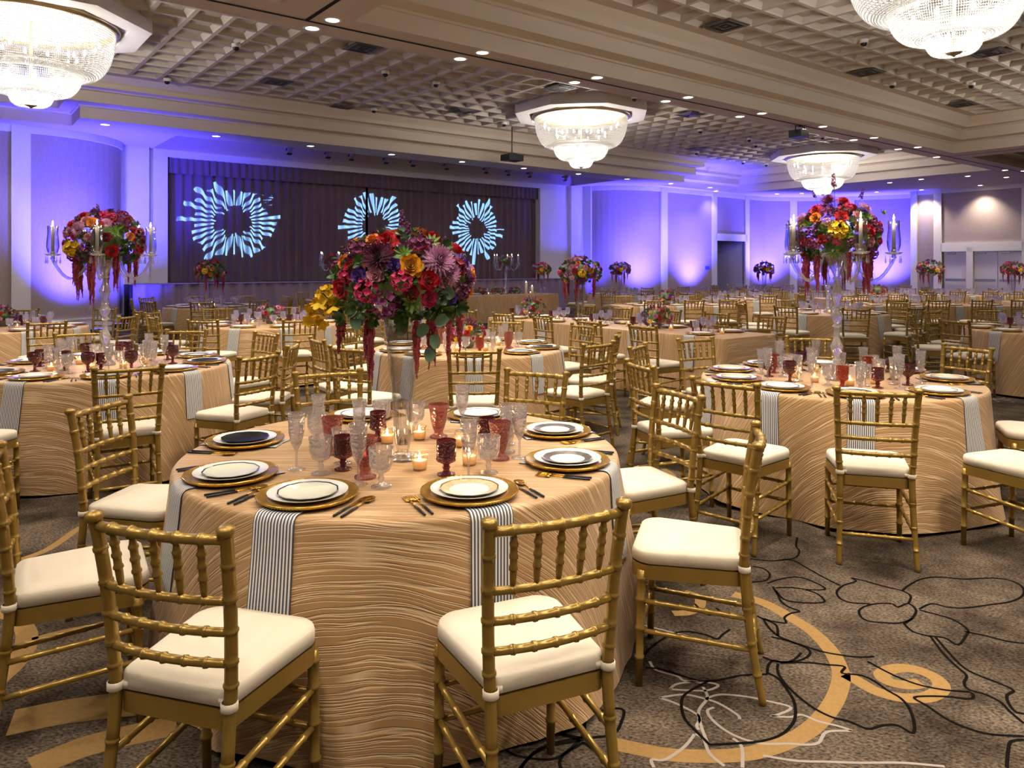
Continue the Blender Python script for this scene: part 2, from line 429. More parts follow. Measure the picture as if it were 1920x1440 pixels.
# end wall with the doors
END = 32.2
we = wall('wall_right', [([(33.4, 14.3), (33.4, 14.25), (END, 14.25)], 0, ZS), ([(END, 14.25), (END, 13.1)], 0, ZS), ([(END, 13.1), (END, 10.2)], 2.32, ZS), ([(END, 10.2), (END, -7)], 0, ZS), ([(END, 12.1), (END, 11.95)], 0, 2.32)],
     'taupe end wall with white double doors and panel mouldings',
     pil=[([(END, 14.25), (END, 14.0)], 0, ZS), ([(END, 13.35), (END, 13.05)], 0, ZS), ([(END, 10.25), (END, 9.3)], 0, ZS), ([(END, 13.1), (END, 10.2)], 2.15, 2.42), ([(END, 13.1), (END, 10.2)], 2.42, 2.5), ([(END, 12.14), (END, 11.9)], 0, 2.3)])
M_door = mat('door_paint', '#d9d3d6', 0.4)
def door(name, v0, v1, label):
    b = MB(); strip(b, [(END + .04, v0), (END + .04, v1)], 0.01, 2.14, 0, .05); d = struct(b.build(name, M_door, smooth=False), label)
    b = MB(); strip(b, [(END - .02, v0 - .06), (END - .02, v1 + .06)], .98, 1.07, 0, .03); b.build('push_bar', M_steel, d, smooth=False)
    b = MB(); strip(b, [(END - .02, v0 - .12), (END - .02, v0 - .42)], 2.05, 2.11, 0, .05); b.build('door_closer', M_steel, d, smooth=False)
door('door_1', 12.98, 12.14, 'single white exit door with push bar')
door('door_2', 11.9, 11.08, 'white leaf of the double exit doors, hinged by the single door')
door('door_3', 11.06, 10.25, 'white leaf of the double exit doors, hinged by the blue pier')
b = MB(); strip(b, [(END, -7), (-9, -7)], 0, ZS, 0, .2); struct(b.build('wall_front', M_wall, smooth=False), 'taupe wall behind the camera')
b = MB(); strip(b, [(-9, -7), (-9, 19.6)], 0, ZS, 0, .2); struct(b.build('wall_side', M_wall, smooth=False), 'taupe side wall of the ballroom')

# ---- stage, skirt and curtains
def fabric(name, c1, rough=0.85):
    return mat(name, c1, rough, noise=(3, c1, 2), sheen=0.3, spec=0.2)
M_curt = mat('stage_velvet', '#6e5b64', 0.85, sheen=0.25, spec=0.15, bump=(300, 0.1))
M_skirt = mat('stage_skirt_cloth', '#85758a', 0.85, spec=0.15)
def pleats(b, u0, u1, v, z0, z1, per, amp, seed, nz=5, sharp=1.0):
    rnd = random.Random(seed); n = max(8, int((u1 - u0) / per * 8)); ph = [rnd.uniform(-.8, .8) for _ in range(int((u1 - u0) / per) + 3)]
    am = [rnd.uniform(.55, 1.2) for _ in range(len(ph))]
    def fn(s, t):
        u = u0 + (u1 - u0) * s; k = (u - u0) / per; i = int(k)
        a = amp * (am[i] * (1 - (k - i)) + am[i + 1] * (k - i))
        w = sin(2 * pi * k + ph[i] * (1 - (k - i)) + ph[i + 1] * (k - i))
        w = math.copysign(abs(w) ** sharp, w)
        return W(u, v + a * w * (1 - .15 * t), z0 + (z1 - z0) * t)
    b.grid(n, nz, fn)
def stage():
    b = MB(); b.add([W(u, v, z) for z in (0.0, 1.10) for u, v in ((3.95, 20.55), (19.9, 20.55), (19.9, 24), (3.95, 24))],
                    [(4, 5, 6, 7), (0, 1, 5, 4), (1, 2, 6, 5), (3, 0, 4, 7)])
    st = tag(empty('stage_platform', W(11.5, 20.6)), 'raised stage platform skirted in pleated plum cloth', 'stage')
    def child(o): o.parent = st; o.matrix_parent_inverse = Matrix.Translation(-W(11.5, 20.6)); return o
    child(b.build('deck', M_black, None, smooth=False))
    b = MB(); pleats(b, 4.0, 19.85, 20.46, 0.0, 1.10, 0.34, 0.035, 3, 2, .5)
    b.add([W(3.98, 20.42, 1.10), W(19.87, 20.42, 1.10), W(19.87, 20.6, 1.13), W(3.98, 20.6, 1.13)], [(0, 1, 2, 3)])
    child(b.build('skirt', M_skirt, None, smooth=True))
    b = MB(); b.add([W(4, 23.8, 0), W(19.5, 23.8, 0), W(19.5, 23.8, 5.6), W(4, 23.8, 5.6)], [(0, 1, 2, 3)]); child(b.build('back_drop', M_black, None, smooth=False))
    for (u0, u1, sd, lab) in ((5.0, 11.05, 5, 'plum stage curtain panel on the blue-walled pier side, carrying the full sunburst'), (11.12, 18.2, 9, 'plum stage curtain panel running to the far pier, behind the head table')):
        b = MB(); pleats(b, u0, u1, 21.75, 1.12, 4.75, 0.27, 0.055, sd, 4); tag(b.build('stage_curtain', M_curt, None), lab, 'curtain', 'stage curtain panels')
    b = MB(); pleats(b, 4.98, 18.2, 21.58, 4.08, 4.75, 0.20, 0.03, 15, 3); tag(b.build('curtain_valance', M_curt, None), 'short pleated plum valance across the stage top', 'valance')
stage()
b = MB(); pleats(b, 26.1, 27.3, 20.6, 0.02, 2.7, 0.17, 0.04, 21, 3)
tag(b.build('doorway_curtain', M_curt), 'brown pleated curtain hanging inside the doorway', 'curtain')

# ---- ceiling fixtures
M_lampwhite = emission('downlight_lens', '#fff1dc', 14)
ring = MB(); ring.lathe([(.115, .012), (.118, -.008), (.09, -.012), (.085, 0.0)], 20)
RING = ring.mesh('trim_ring', M_trim)
lens = MB(); lens.lathe([(0, -.004), (.087, -.004)], 20); LENS = lens.mesh('lens', M_lampwhite, smooth=False)
DL = []
for k in range(-3, 9): DL.append((3.95 + 2.33 * k, 9.3, 'b1' if k >= 0 else 'n')); DL.append((6.35 + 2.33 * (k - 2), 8.83, 'b2' if k >= 0 else 'n'))  # the 'n' ends of both rows are out of view, added for foreground light
for k in range(-1, 10): DL.append((3.05 + 2.36 * k, 18.4, 's'))
for k in range(3): DL.append((22.5, 7.0 - 2.3 * k, 'c')); DL.append((23.1, 7.0 - 2.3 * k, 'c'))
for k in range(5): DL.append((3.5, 6.6 - 2.3 * k, 'n')); DL.append((4.05, 6.6 - 2.3 * k, 'n'))  # cross beam lamps above the view, added to brighten the foreground
for k in range(6): DL.append((-4.6 + 2.4 * k, -1.8, 'n')); DL.append((-4.6 + 2.4 * k, -2.4, 'n'))  # lamps behind the camera, also added as foreground fill
for (u, v) in ((28.6, 18.2), (30.0, 16.9), (31.2, 15.2), (29.2, 17.4), (25.6, 19.1), (28.2, 10.6), (29.6, 9.9), (28.1, 13.2), (28.1, 8.9), (29.8, 8.9), (27.4, 9.2), (27.9, 12.0)): DL.append((u, v, 'w'))
for (u, v) in ((-3.2, 1.0), (-3.2, 6.2), (-.4, .2), (-.6, 6.4), (1.9, 1.3), (2.2, 4.6), (-5.6, 3.6), (-.2, 2.0), (9.45, .4), (6.6, 3.7)): DL.append((u, v, 'k'))  # unseen coffer lamps, added to light the tables nearest the camera
for v in (13.65, 11.5): DL.append((31.75, v, 'x'))
LAB = {'b1': ('recessed downlight in the long beam, row on the stage side of the track', 'beam downlights, stage side'), 'b2': ('recessed downlight in the long beam, row on the coffer fascia side', 'beam downlights, fascia side'),
       's': ('recessed downlight in the soffit strip before the stage', 'stage soffit downlights'), 'c': ('recessed downlight in the cross beam by the end wall', 'cross beam downlights'), 'n': ('unseen beam downlight added to brighten the foreground', 'added foreground downlights'), 'k': ('unseen coffer downlight added to brighten the near tables', 'added coffer downlights'), 'x': ('recessed downlight grazing the taupe end wall', 'end wall grazers'), 'w': ('recessed downlight in the soffit along the end walls', 'end wall downlights')}
for u, v, k in DL:
    e = empty('recessed_downlight', W(u, v, ZC - .002 if k == 'k' else ZS)); tag(e, LAB[k][0], 'ceiling light', LAB[k][1])
    link(RING, 'trim_ring', e); link(LENS, 'lens', e)
    pw = {'b1': 1.0, 'b2': 1.0, 's': .42, 'c': .7, 'w': .25, 'x': 1.5, 'n': 1.1, 'k': 1.0}[k] * P_DOWN
    lamp('SPOT', 'downlight_lamp', (0, 0, -.03), pw, WARM, e, .10, None, radians(112), .8)

# chandeliers
M_cryst = None
def crystal():
    m = bpy.data.materials.new('chandelier_crystal'); m.use_nodes = True
    n = NT(m); n.n.remove(n.n['Principled BSDF'])
    t = n.add('ShaderNodeBsdfTranslucent', _Color=(.86, .85, .83, 1)); d = n.add('ShaderNodeBsdfDiffuse', _Color=(.88, .87, .85, 1)); g = n.add('ShaderNodeBsdfGlossy', _Roughness=.15); tr = n.add('ShaderNodeBsdfTransparent', _Color=(.97, .97, .98, 1))
    a = n.add('ShaderNodeMixShader'); a.inputs[0].default_value = .35; n.link(t.outputs[0], a.inputs[1]); n.link(d.outputs[0], a.inputs[2])
    c = n.add('ShaderNodeMixShader'); c.inputs[0].default_value = .2; n.link(a.outputs[0], c.inputs[1]); n.link(g.outputs[0], c.inputs[2])
    e = n.add('ShaderNodeMixShader'); e.inputs[0].default_value = .10; n.link(c.outputs[0], e.inputs[1]); n.link(tr.outputs[0], e.inputs[2])
    n.link(e.outputs[0], n.n['Material Output'].inputs['Surface']); return m
M_cryst = crystal()
M_brass = mat('pale_brass', '#d2bd93', 0.3, 0.9)
M_bulb = emission('bulb_glow', '#fff6ea', 20)
def bead(b, p, r):
    o = [Vector((r, 0, 0)), Vector((0, r, 0)), Vector((-r, 0, 0)), Vector((0, -r, 0)), Vector((0, 0, r * 1.25)), Vector((0, 0, -r * 1.25))]
    b.add([p + q for q in o], [(0, 1, 4), (1, 2, 4), (2, 3, 4), (3, 0, 4), (1, 0, 5), (2, 1, 5), (3, 2, 5), (0, 3, 5)])
def tier(r_top, z_top, r_bot, z_bot, n, pitch, br):
    b = MB()
    for k in range(n):
        a = 2 * pi * k / n; s = 0.0; pts = []
        m = 60
        for i in range(m + 1):
            t = i / m * pi / 2 * 1.05
            rr = r_bot + (r_top - r_bot) * max(0, cos(max(0, t - .05))) ** .62; zz = z_top - (z_top - z_bot) * min(1, sin(t)) ** 1.15
            pts.append(Vector((rr * cos(a), rr * sin(a), zz)))
        last = None; acc = 0
        for p in pts:
            if last is not None: acc += (p - last).length
            if last is None or acc >= pitch: bead(b, p, br); acc = 0
            last = p
    return b
CH = [('crystal_tier', tier(1.16, 0.0, .62, -.76, 250, .030, .0122).mesh('crystal_tier', M_cryst, smooth=False)),
      ('crystal_tier', tier(.70, -.66, .30, -1.07, 156, .028, .0115).mesh('crystal_tier', M_cryst, smooth=False)),
      ('crystal_tier', tier(.31, -1.0, .12, -1.26, 78, .025, .0105).mesh('crystal_tier', M_cryst, smooth=False))]
b = MB(); b.lathe([(1.22, .06), (1.24, .0), (1.20, -.045), (1.14, -.04), (1.12, .05)], 48); CH.append(('canopy_ring', b.mesh('canopy_ring', M_brass)))
for r, z in ((.70, -.66), (.32, -1.0)):
    b = MB(); b.tube([(r * cos(2 * pi * k / 48), r * sin(2 * pi * k / 48), z) for k in range(49)], .014, 6, False); CH.append(('tier_ring', b.mesh('tier_ring', M_brass)))
b = MB(); b.lathe([(0, -1.30), (.03, -1.28), (.10, -1.25), (.10, -1.24), (0, -1.24)], 16); b.tube([(0, 0, .1), (0, 0, -1.25)], .02, 8); CH.append(('stem', b.mesh('stem', M_brass)))
b = MB()
for r, z, n in ((.92, -.2, 18), (.62, -.45, 12), (.45, -.85, 8), (.15, -1.08, 4)):
    for k in range(n):
        a = 2 * pi * (k + .5 * (n % 4 > 0)) / n
        b.lathe([(0, -.05), (.02, -.03), (.024, 0), (.012, .04), (0, .06)], 6, Matrix.Translation((r * cos(a), r * sin(a), z)))
BULBS = b.mesh('bulb_cluster', M_bulb)
oct_ = MB(); R8 = 1.72
ob = [(R8 * cos(pi / 8 + k * pi / 4), R8 * sin(pi / 8 + k * pi / 4)) for k in range(8)]
rows = [[Vector((x * s, y * s, z)) for x, y in ob] for s, z in ((1, .30), (1, 0), (.80, -.0), (.78, .05), (.70, .06))]
for r in range(4): oct_.add(rows[r] + rows[r + 1], [(k, (k + 1) % 8, 8 + (k + 1) % 8, 8 + k) for k in range(8)])
oct_.add(rows[4], [tuple(range(8))])
OCT = oct_.mesh('ceiling_rose', M_trim, smooth=False)
ZM = 5.30
CHL = [(1.25, 13.7, 'crystal basket chandelier above the blue rounded wall corner'), (12.9, 13.7, 'crystal basket chandelier hanging before the stage by the projector'), (24.3, 13.7, 'crystal basket chandelier before the blue back wall'),
       (9.45, 3.7, 'crystal basket chandelier in the coffered bay nearer than the long beam'), (-2.2, 3.7, 'crystal basket chandelier in the bay over the entrance side'), (18.6, 3.7, 'crystal basket chandelier in the coffered bay towards the exit doors')]
for u, v, lab in CHL:
    e = place(CH, 'chandelier', W(u, v, ZM), ROOM + .0, lab, 'chandelier', 'ballroom chandeliers')
    for ch in e.children:
        if ch.name.startswith('crystal_tier'): tag(ch, 'basket of crystal bead strands', kind='stuff')
    bc = link(BULBS, 'bulb_cluster', e); tag(bc, kind='stuff')
    o = link(OCT, 'ceiling_rose', e)
    lamp('POINT', 'chandelier_lamp', (0, 0, -.48), P_CHAND * .66, CHWHITE, e, .35)
    lamp('POINT', 'chandelier_lamp', (0, 0, -.80), P_CHAND * .28, CHWHITE, e, .2)
    lamp('POINT', 'chandelier_lamp', (0, 0, -1.08), P_CHAND * .10, CHWHITE, e, .08)

# uplights: LED bars on the floor along the walls
M_lens = emission('led_lens', '#5a46ff', 4)
def led_bar(u, v, tu, tv, power, label, size=92):
    e = tag(empty('led_bar', W(u, v, 0), atan2(*(W(tu, tv) - W(u, v)).xy.yx)), label, 'uplight', 'blue led wall washers')
    b = MB(); b.box(-.06, .06, -.5, .5, .10, .2); b.build('housing', M_black, e, smooth=False)
    for y in (-.4, .4):
        b = MB(); b.box(-.12, .12, y - .03, y + .03, 0, .02); b.tube([(-.1, y, 0.01), (0, y, .15)], .012, 6); b.tube([(.1, y, 0.01), (0, y, .15)], .012, 6); b.build('foot', M_black, e, smooth=False)
    for k in range(8):
        b = MB(); b.lathe([(.035, .2), (.035, .212), (0, .214)], 10, Matrix.Translation((0, -.43 + k * .123, 0))); b.build('led_lens', M_lens, e)
    L = W(u, v, .26); lamp('SPOT', 'led_lamp', L, power, BLUE, None, .15, W(tu, tv, 2.9), radians(size), 1.0)
led_bar(2.55, 18.35, 3.1, 19.9, P_UP * 1.3, 'black led bar on the floor before the rounded wall corner')
led_bar(21.0, 18.3, 21.9, 19.75, P_UP * 1.5, 'black led bar lighting the rounded corner past the stage')
led_bar(24.4, 18.3, 24.4, 19.5, P_UP * 1.6, 'black led bar lighting the flat panel before the doorway')
led_bar(28.9, 18.1, 29.4, 19.3, P_UP * 1.7, 'black led bar lighting the panel past the doorway')
led_bar(30.4, 16.9, 31.5, 17.9, P_UP * 1.7, 'black led bar lighting the middle panel of the far corner')
led_bar(31.6, 15.2, 32.9, 15.7, P_UP * 1.7, 'black led bar lighting the last panel by the end wall')
led_bar(3.9, 19.6, 4.2, 21.2, P_UP * .18, 'black led bar lighting the white pier by the stage')
led_bar(19.7, 19.7, 19.9, 21.2, P_UP * .18, 'black led bar lighting the white pier past the stage')

# sunburst gobos thrown on the curtain from one projector on the beam
def gobo(o, half, rot, seed):
    l = o.data; l.use_nodes = True; n = NT(l); em = n.n['Emission']
    tc = n.add('ShaderNodeTexCoord'); sp = n.add('ShaderNodeSeparateXYZ'); n.link(tc.outputs['Normal'], sp.inputs[0])
    k = 1 / math.tan(half)
    x = n.math('MULTIPLY', n.math('DIVIDE', sp.outputs[0], sp.outputs[2]), k); y = n.math('MULTIPLY', n.math('DIVIDE', sp.outputs[1], sp.outputs[2]), k)
    r = n.math('SQRT', n.math('ADD', n.math('MULTIPLY', x, x), n.math('MULTIPLY', y, y)))
    th = n.math('ADD', n.math('MULTIPLY', n.math('ARCTAN2', y, x), 34 / (2 * pi)), 17 + rot)
    fl = n.math('FLOOR', th); fr = n.math('FRACT', th)
    wn = n.add('ShaderNodeTexWhiteNoise'); wn.noise_dimensions = '1D'; n.link(n.math('ADD', fl, seed), wn.inputs['W'])
    wn2 = n.add('ShaderNodeTexWhiteNoise'); wn2.noise_dimensions = '1D'; n.link(n.math('ADD', fl, seed + 55.5), wn2.inputs['W'])
    outer = n.math('MULTIPLY_ADD', wn.outputs['Value'], .33, .66); inner = n.math('MULTIPLY_ADD', wn2.outputs['Value'], .14, .25)
    a = n.math('LESS_THAN', r, outer); c = n.math('GREATER_THAN', r, inner)
    w = n.math('LESS_THAN', n.math('ABSOLUTE', n.math('SUBTRACT', fr, .5)), .26)
    mask = n.math('MULTIPLY', n.math('MULTIPLY', a, c), w)
    n.link(n.math('MULTIPLY', mask, 1.0), em.inputs['Strength'])
GP = (15.2, 9.1)
pj = tag(empty('gobo_projector', W(GP[0], GP[1], ZS), ROOM), 'black pattern projector clamped under the long beam', 'projector')
b = MB(); b.box(-.16, .16, -.12, .18, -.26, -.10); b.build('housing', M_black, pj, smooth=False)
b = MB(); b.tube([(-.18, 0, -.18), (-.18, 0, -.02), (.18, 0, -.02), (.18, 0, -.18)], .012, 6); b.tube([(0, 0, 0), (0, 0, -.03)], .03, 8); b.build('yoke', M_black, pj)
for k, (u, z) in enumerate(((6.93, 2.85), (11.4, 2.88), (15.4, 2.9))):
    L = W(GP[0], GP[1] + .3, ZS - .2); T = W(u, 21.7, z); dist = (T - L).length; half = math.atan(1.28 / dist)
    o = lamp('SPOT', 'gobo_lamp', L, P_GOBO * (dist / 13) ** 2, ICE, None, .006, T, half * 2.3, .05)
    gobo(o, half, .3 * k, 3.0 + 17 * k)
# ================================================================== furniture and tableware kits
M_gold = mat('gold_chair_lacquer', '#a88a46', 0.3, 0.55, noise=(14, '#967834', 2))
M_cush = mat('cream_cushion_cloth', '#d9cdb8', 0.8, noise=(9, '#d0c3ac', 3), bump=(260, 0.06), sheen=0.2)
def crinkle(name='gold_crinkle_satin', fade=1.0):
    m = mat(name, '#b58c5c', 0.42, spec=0.4, sheen=0.15)
    n = NT(m); b = n.n['Principled BSDF']; uv = n.add('ShaderNodeUVMap'); uv.uv_map = 'UVMap'
    d = n.add('ShaderNodeTexNoise', _Scale=2.2, _Detail=2.0); n.link(uv.outputs[0], d.inputs['Vector'])
    sp = n.add('ShaderNodeSeparateXYZ'); n.link(uv.outputs[0], sp.inputs[0])
    y = n.math('ADD', sp.outputs[1], n.math('MULTIPLY', n.math('SUBTRACT', d.outputs['Fac'], .5), .06))
    cb = n.add('ShaderNodeCombineXYZ'); n.link(n.math('MULTIPLY', sp.outputs[0], 1.1), cb.inputs[0]); n.link(n.math('MULTIPLY', y, 64.0), cb.inputs[1])
    t = n.add('ShaderNodeTexNoise', _Scale=1.0, _Detail=0.0); n.link(cb.outputs[0], t.inputs['Vector'])
    t2 = n.add('ShaderNodeTexNoise', _Scale=1.0, _Detail=0.0); mp = n.add('ShaderNodeMapping'); mp.inputs['Location'].default_value = (7.3, 3.1, 0); mp.inputs['Scale'].default_value = (.8, .6, 1)
    n.link(cb.outputs[0], mp.inputs['Vector']); n.link(mp.outputs[0], t2.inputs['Vector'])
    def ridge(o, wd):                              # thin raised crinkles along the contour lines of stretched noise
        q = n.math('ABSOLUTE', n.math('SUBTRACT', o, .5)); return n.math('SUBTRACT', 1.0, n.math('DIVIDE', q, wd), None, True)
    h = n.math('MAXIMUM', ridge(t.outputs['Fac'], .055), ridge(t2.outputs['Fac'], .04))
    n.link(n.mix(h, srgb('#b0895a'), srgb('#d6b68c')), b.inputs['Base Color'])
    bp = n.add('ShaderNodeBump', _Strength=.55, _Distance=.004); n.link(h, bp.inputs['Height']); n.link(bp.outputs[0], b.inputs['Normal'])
    return m
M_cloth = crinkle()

# ---- chiavari chair, facing +y, origin on the floor under the seat centre
def ringed(p, q, r, rings, steps=None, bow=None, rr=1.26, rw=.0038, taper=None):
    """turned rod p-q with raised rings at the given fractions"""
    p, q = Vector(p), Vector(q); L = (q - p).length
    ts = {0.0: 1, 1.0: 1}
    for t in rings:
        w = rw / L
        for o, s in ((-2 * w, 1), (-w, rr), (0, rr * 1.02), (w, rr), (2 * w, 1)): ts[min(1, max(0, t + o))] = s
    for i in range(1, steps or 2): ts.setdefault(i / (steps or 2), 1)
    keys = sorted(ts)
    pts = []; rad = []
    for t in keys:
        c = p.lerp(q, t)
        if bow: c = c + bow(t)
        pts.append(c); k = taper(t) if taper else 1
        rad.append(r * ts[t] * k)
    return pts, rad
def chair_parts():
    P = []
    def part(name, fn, m=M_gold, auto=None): b = MB(); fn(b); P.append((name, b, m, auto))
    xb, xt, xf = .172, .195, .198
    def post(s):
        def fn(b):
            path = [(s * .185, -.262, 0), (s * .176, -.222, .22), (s * xb, -.198, .44), (s * .178, -.200, .56), (s * .186, -.215, .74), (s * xt, -.243, .915)]
            fine = []; N = 40
            for i in range(N + 1):
                t = i / N * (len(path) - 1); k = min(int(t), len(path) - 2); f = t - k
                p0, p1, p2, p3 = [Vector(path[min(max(k + j, 0), len(path) - 1)]) for j in (-1, 0, 1, 2)]
                fine.append(.5 * ((2 * p1) + (p2 - p0) * f + (2 * p0 - 5 * p1 + 4 * p2 - p3) * f * f + (3 * p1 - p0 - 3 * p2 + p3) * f ** 3))
            zs = [.10, .21, .33, .52, .58, .66, .74, .83]
            pts = []; rad = []
            for i, c in enumerate(fine):
                r = .0135 + .0030 * min(1, c.z / .4)
                pts.append(c); rad.append(r)
                if i < N:
                    for z in zs:
                        if c.z <= z < fine[i + 1].z:
                            f = (z - c.z) / (fine[i + 1].z - c.z); cc = c.lerp(fine[i + 1], f); d = (fine[i + 1] - c).normalized()
                            for o, k in ((-.006, 1), (-.0035, 1.18), (.0035, 1.18), (.006, 1)): pts.append(cc + d * o); rad.append(r * k)
            ordr = sorted(range(len(pts)), key=lambda i: pts[i].z)
            b.tube([pts[i] for i in ordr], [rad[i] for i in ordr], 10)
            b.tube([(s * xt, -.243, .905), (s * xt, -.2445, .912), (s * xt, -.2455, .924), (s * xt, -.246, .930)], [.018, .0225, .0225, .012], 10)
        return fn
    for s in (-1, 1): part('back_post', post(s))
    for s in (-1, 1):
        def fl(b, s=s):
            pts, rad = ringed((s * .188, .175, 0), (s * .186, .165, .43), .0165, [.25, .5, .75, .93], 4, taper=lambda t: .82 + .18 * t); b.tube(pts, rad, 10)
        part('front_leg', fl)
    bow = lambda d: (lambda t: Vector((0, -d * (1 - (2 * t - 1) ** 2), 0)))
    def xat(z): return .172 + (z - .44) * .048
    def yat(z): return -.198 - max(0, z - .5) ** 1.4 * .14
    def topr(b): pts, rad = ringed((-xt, -.240, .893), (xt, -.240, .893), .0135, [.16, .33, .5, .67, .84], 12, bow(.022)); b.tube(pts, rad, 10)
    part('top_rail', topr)
    for z in (.735, .655, .575):
        def rl(b, z=z): pts, rad = ringed((-xat(z), yat(z), z), (xat(z), yat(z), z), .0115, [.17, .33, .5, .67, .83], 12, bow(.022)); b.tube(pts, rad, 8)
        part('cross_rail', rl)
    for k in range(5):
        t = (k + 1) / 6
        def spn(b, t=t):
            q = Vector((-xt + 2 * xt * t, -.240 - .022 * (1 - (2 * t - 1) ** 2), .890)); z = .738; p = Vector((-xat(z) + 2 * xat(z) * t, yat(z) - .022 * (1 - (2 * t - 1) ** 2), z))
            pts, rad = ringed(p, q, .0098, [.36, .57, .78], 6, taper=lambda t: .62 + .38 * min(1, min(t, 1 - t) * 5)); b.tube(pts, rad, 8)
        part('spindle', spn)
    def outline(k, n=10, grow=0.0):
        pts = []
        cor = [(-.172 - grow, -.195 - grow, .035), (.172 + grow, -.195 - grow, .035), (.200 + grow, .195 + grow, .06), (-.200 - grow, .195 + grow, .06)]
        for i, (x, y, r) in enumerate(cor):
            sx, sy = (1 if x > 0 else -1), (1 if y > 0 else -1); a0 = (pi, 1.5 * pi, 0, .5 * pi)[i]
            for j in range(n):
                a = a0 + pi / 2 * j / (n - 1); pts.append(((x - sx * r) + r * cos(a), (y - sy * r) + r * sin(a)))
        # bowed front edge
        return [(x, y + (.022 * max(0, 1 - (x / .2) ** 2) if y > .1 else 0)) for x, y in pts]
    def frame(b):
        o = outline(0, 6); i = [(x * .86, y * .86) for x, y in o]; n = len(o)
        rows = [[(x, y, .40) for x, y in i], [(x, y, .40) for x, y in o], [(x, y, .452) for x, y in o], [(x, y, .452) for x, y in i]]
        for r in range(4):
            A, B = rows[r], rows[(r + 1) % 4]; b.add(A + B, [(k, (k + 1) % n, n + (k + 1) % n, n + k) for k in range(n)])
        b.add(rows[2], [tuple(range(n))])
    part('seat_frame', frame, auto=30)
    def cush(b):
        n0 = 8; prof = [(.93, .450), (.995, .458), (1.0, .485), (.985, .497), (.972, .499), (.955, .503), (.80, .511), (.5, .515)]
        o = outline(0, n0); n = len(o); off = len(b.v)
        b.add([(x * s, y * s, z) for s, z in prof for x, y in o], [(r * n + k, r * n + (k + 1) % n, (r + 1) * n + (k + 1) % n, (r + 1) * n + k) for r in range(len(prof) - 1) for k in range(n)])
        b.add([(x * .5, y * .5, .515) for x, y in o], [tuple(range(n))]); b.add([(x * .93, y * .93, .450) for x, y in o], [tuple(range(n - 1, -1, -1))])
    part('seat_cushion', cush, M_cush)
    for s in (-1, 1):
        def strap(b, s=s): b.lathe([(.0185, -.011), (.0215, -.009), (.0215, .009), (.0185, .011)], 12, Matrix.Translation((s * xb, -.199, .468))); b.box(s * .15 - .012, s * .15 + .012, -.197, -.17, .460, .478)
        part('cushion_strap', strap, M_cush)
    for s in (-1, 1):
        for z in (.305, .195):
            def sst(b, s=s, z=z):
                yb = -.222 - (.22 - z) * .18 if z < .22 else -.222 + (z - .22) * .11
                pts, rad = ringed((s * .1875, .171, z + .01), (s * .178, yb, z - .01), .0098, [.15, .38, .62, .85], 2); b.tube(pts, rad, 8)
            part('stretcher', sst)
    for (z, y) in ((.305, .17), (.20, .172)):
        def fst(b, z=z, y=y): pts, rad = ringed((-.187, y, z), (.187, y, z), .0098, [.17, .39, .61, .83], 2); b.tube(pts, rad, 8)
        part('stretcher', fst)
    def bst(b): pts, rad = ringed((-.178, -.234, .155), (.178, -.234, .155), .0098, [.17, .39, .61, .83], 2); b.tube(pts, rad, 8)
    part('stretcher', bst)
    return P
CP = chair_parts()
CI = [n for n, *_ in CP].index('seat_cushion')
CHAIR = [(n, b.mesh(n, m, True, auto=a), CI if n == 'cushion_strap' else None) for n, b, m, a in CP]
jb = MB()
for n, b, m, a in CP: jb.add(b.v, b.f, 1 if m is M_cush else 0)
CHAIR_FAR = jb.mesh('chiavari_chair', [M_gold, M_cush], True)
def chair(x, y, face, label, group, near=True):
    """face: angle the sitter looks along"""
    if near: return place(CHAIR, 'chiavari_chair', (x, y, 0), face - pi / 2, label, 'chair', group)
    return put(CHAIR_FAR, 'chiavari_chair', (x, y, 0), face - pi / 2, label, 'chair', group)

# ---- tables and cloths
M_ply = mat('plywood_top', '#9a7a52', 0.6, noise=(6, '#86683f', 3))
TR, TZ = .915, .758
b = MB(); b.lathe([(0, TZ - .03), (TR - .01, TZ - .03), (TR - .01, TZ - .008), (0, TZ - .008)], 40); RT_TOP = b.mesh('tabletop', M_ply, False)
RT_LEG = []
for k in range(4):
    b = MB(); a = pi / 4 + k * pi / 2; b.tube([(.5 * cos(a), .5 * sin(a), 0), (.46 * cos(a), .46 * sin(a), TZ - .03)], .016, 8); RT_LEG.append(b.mesh('leg', M_black))
Z0C = TZ - .022                                    # height where the cloth leaves the rounded table edge
def skirt(seed, limits, flare=.085, amp=.062):
    """radius of the hanging cloth at angle a and drop fraction t; limits = (chair angle, distance of the chair front)"""
    rnd = random.Random(seed); ph = [rnd.uniform(0, 6.28) for _ in range(6)]
    fold = lambda a: .5 * sin(7 * a + ph[0]) + .35 * sin(11 * a + ph[1] + .8 * sin(a + ph[4])) + .3 * sin(4 * a + ph[2]) + .2 * sin(17 * a + ph[3])
    step = lambda x: 0.0 if x <= 0 else (1.0 if x >= 1 else x * x * (3 - 2 * x))
    def f(a, t):
        w = t ** 1.15; r = .927 + flare * t ** 1.1 + amp * w * fold(a) * (1 + .25 * sin(3 * a + ph[5]) * w); z = Z0C - (Z0C - .004) * t
        for th, lim in limits:
            d = (a - th + pi) % (2 * pi) - pi
            if abs(d) < .6 and r > lim / cos(d): r += (lim / cos(d) - r) * step((.35 - abs(r * sin(d))) / .11) * step((.68 - z) / .10)
        return r
    return f, fold
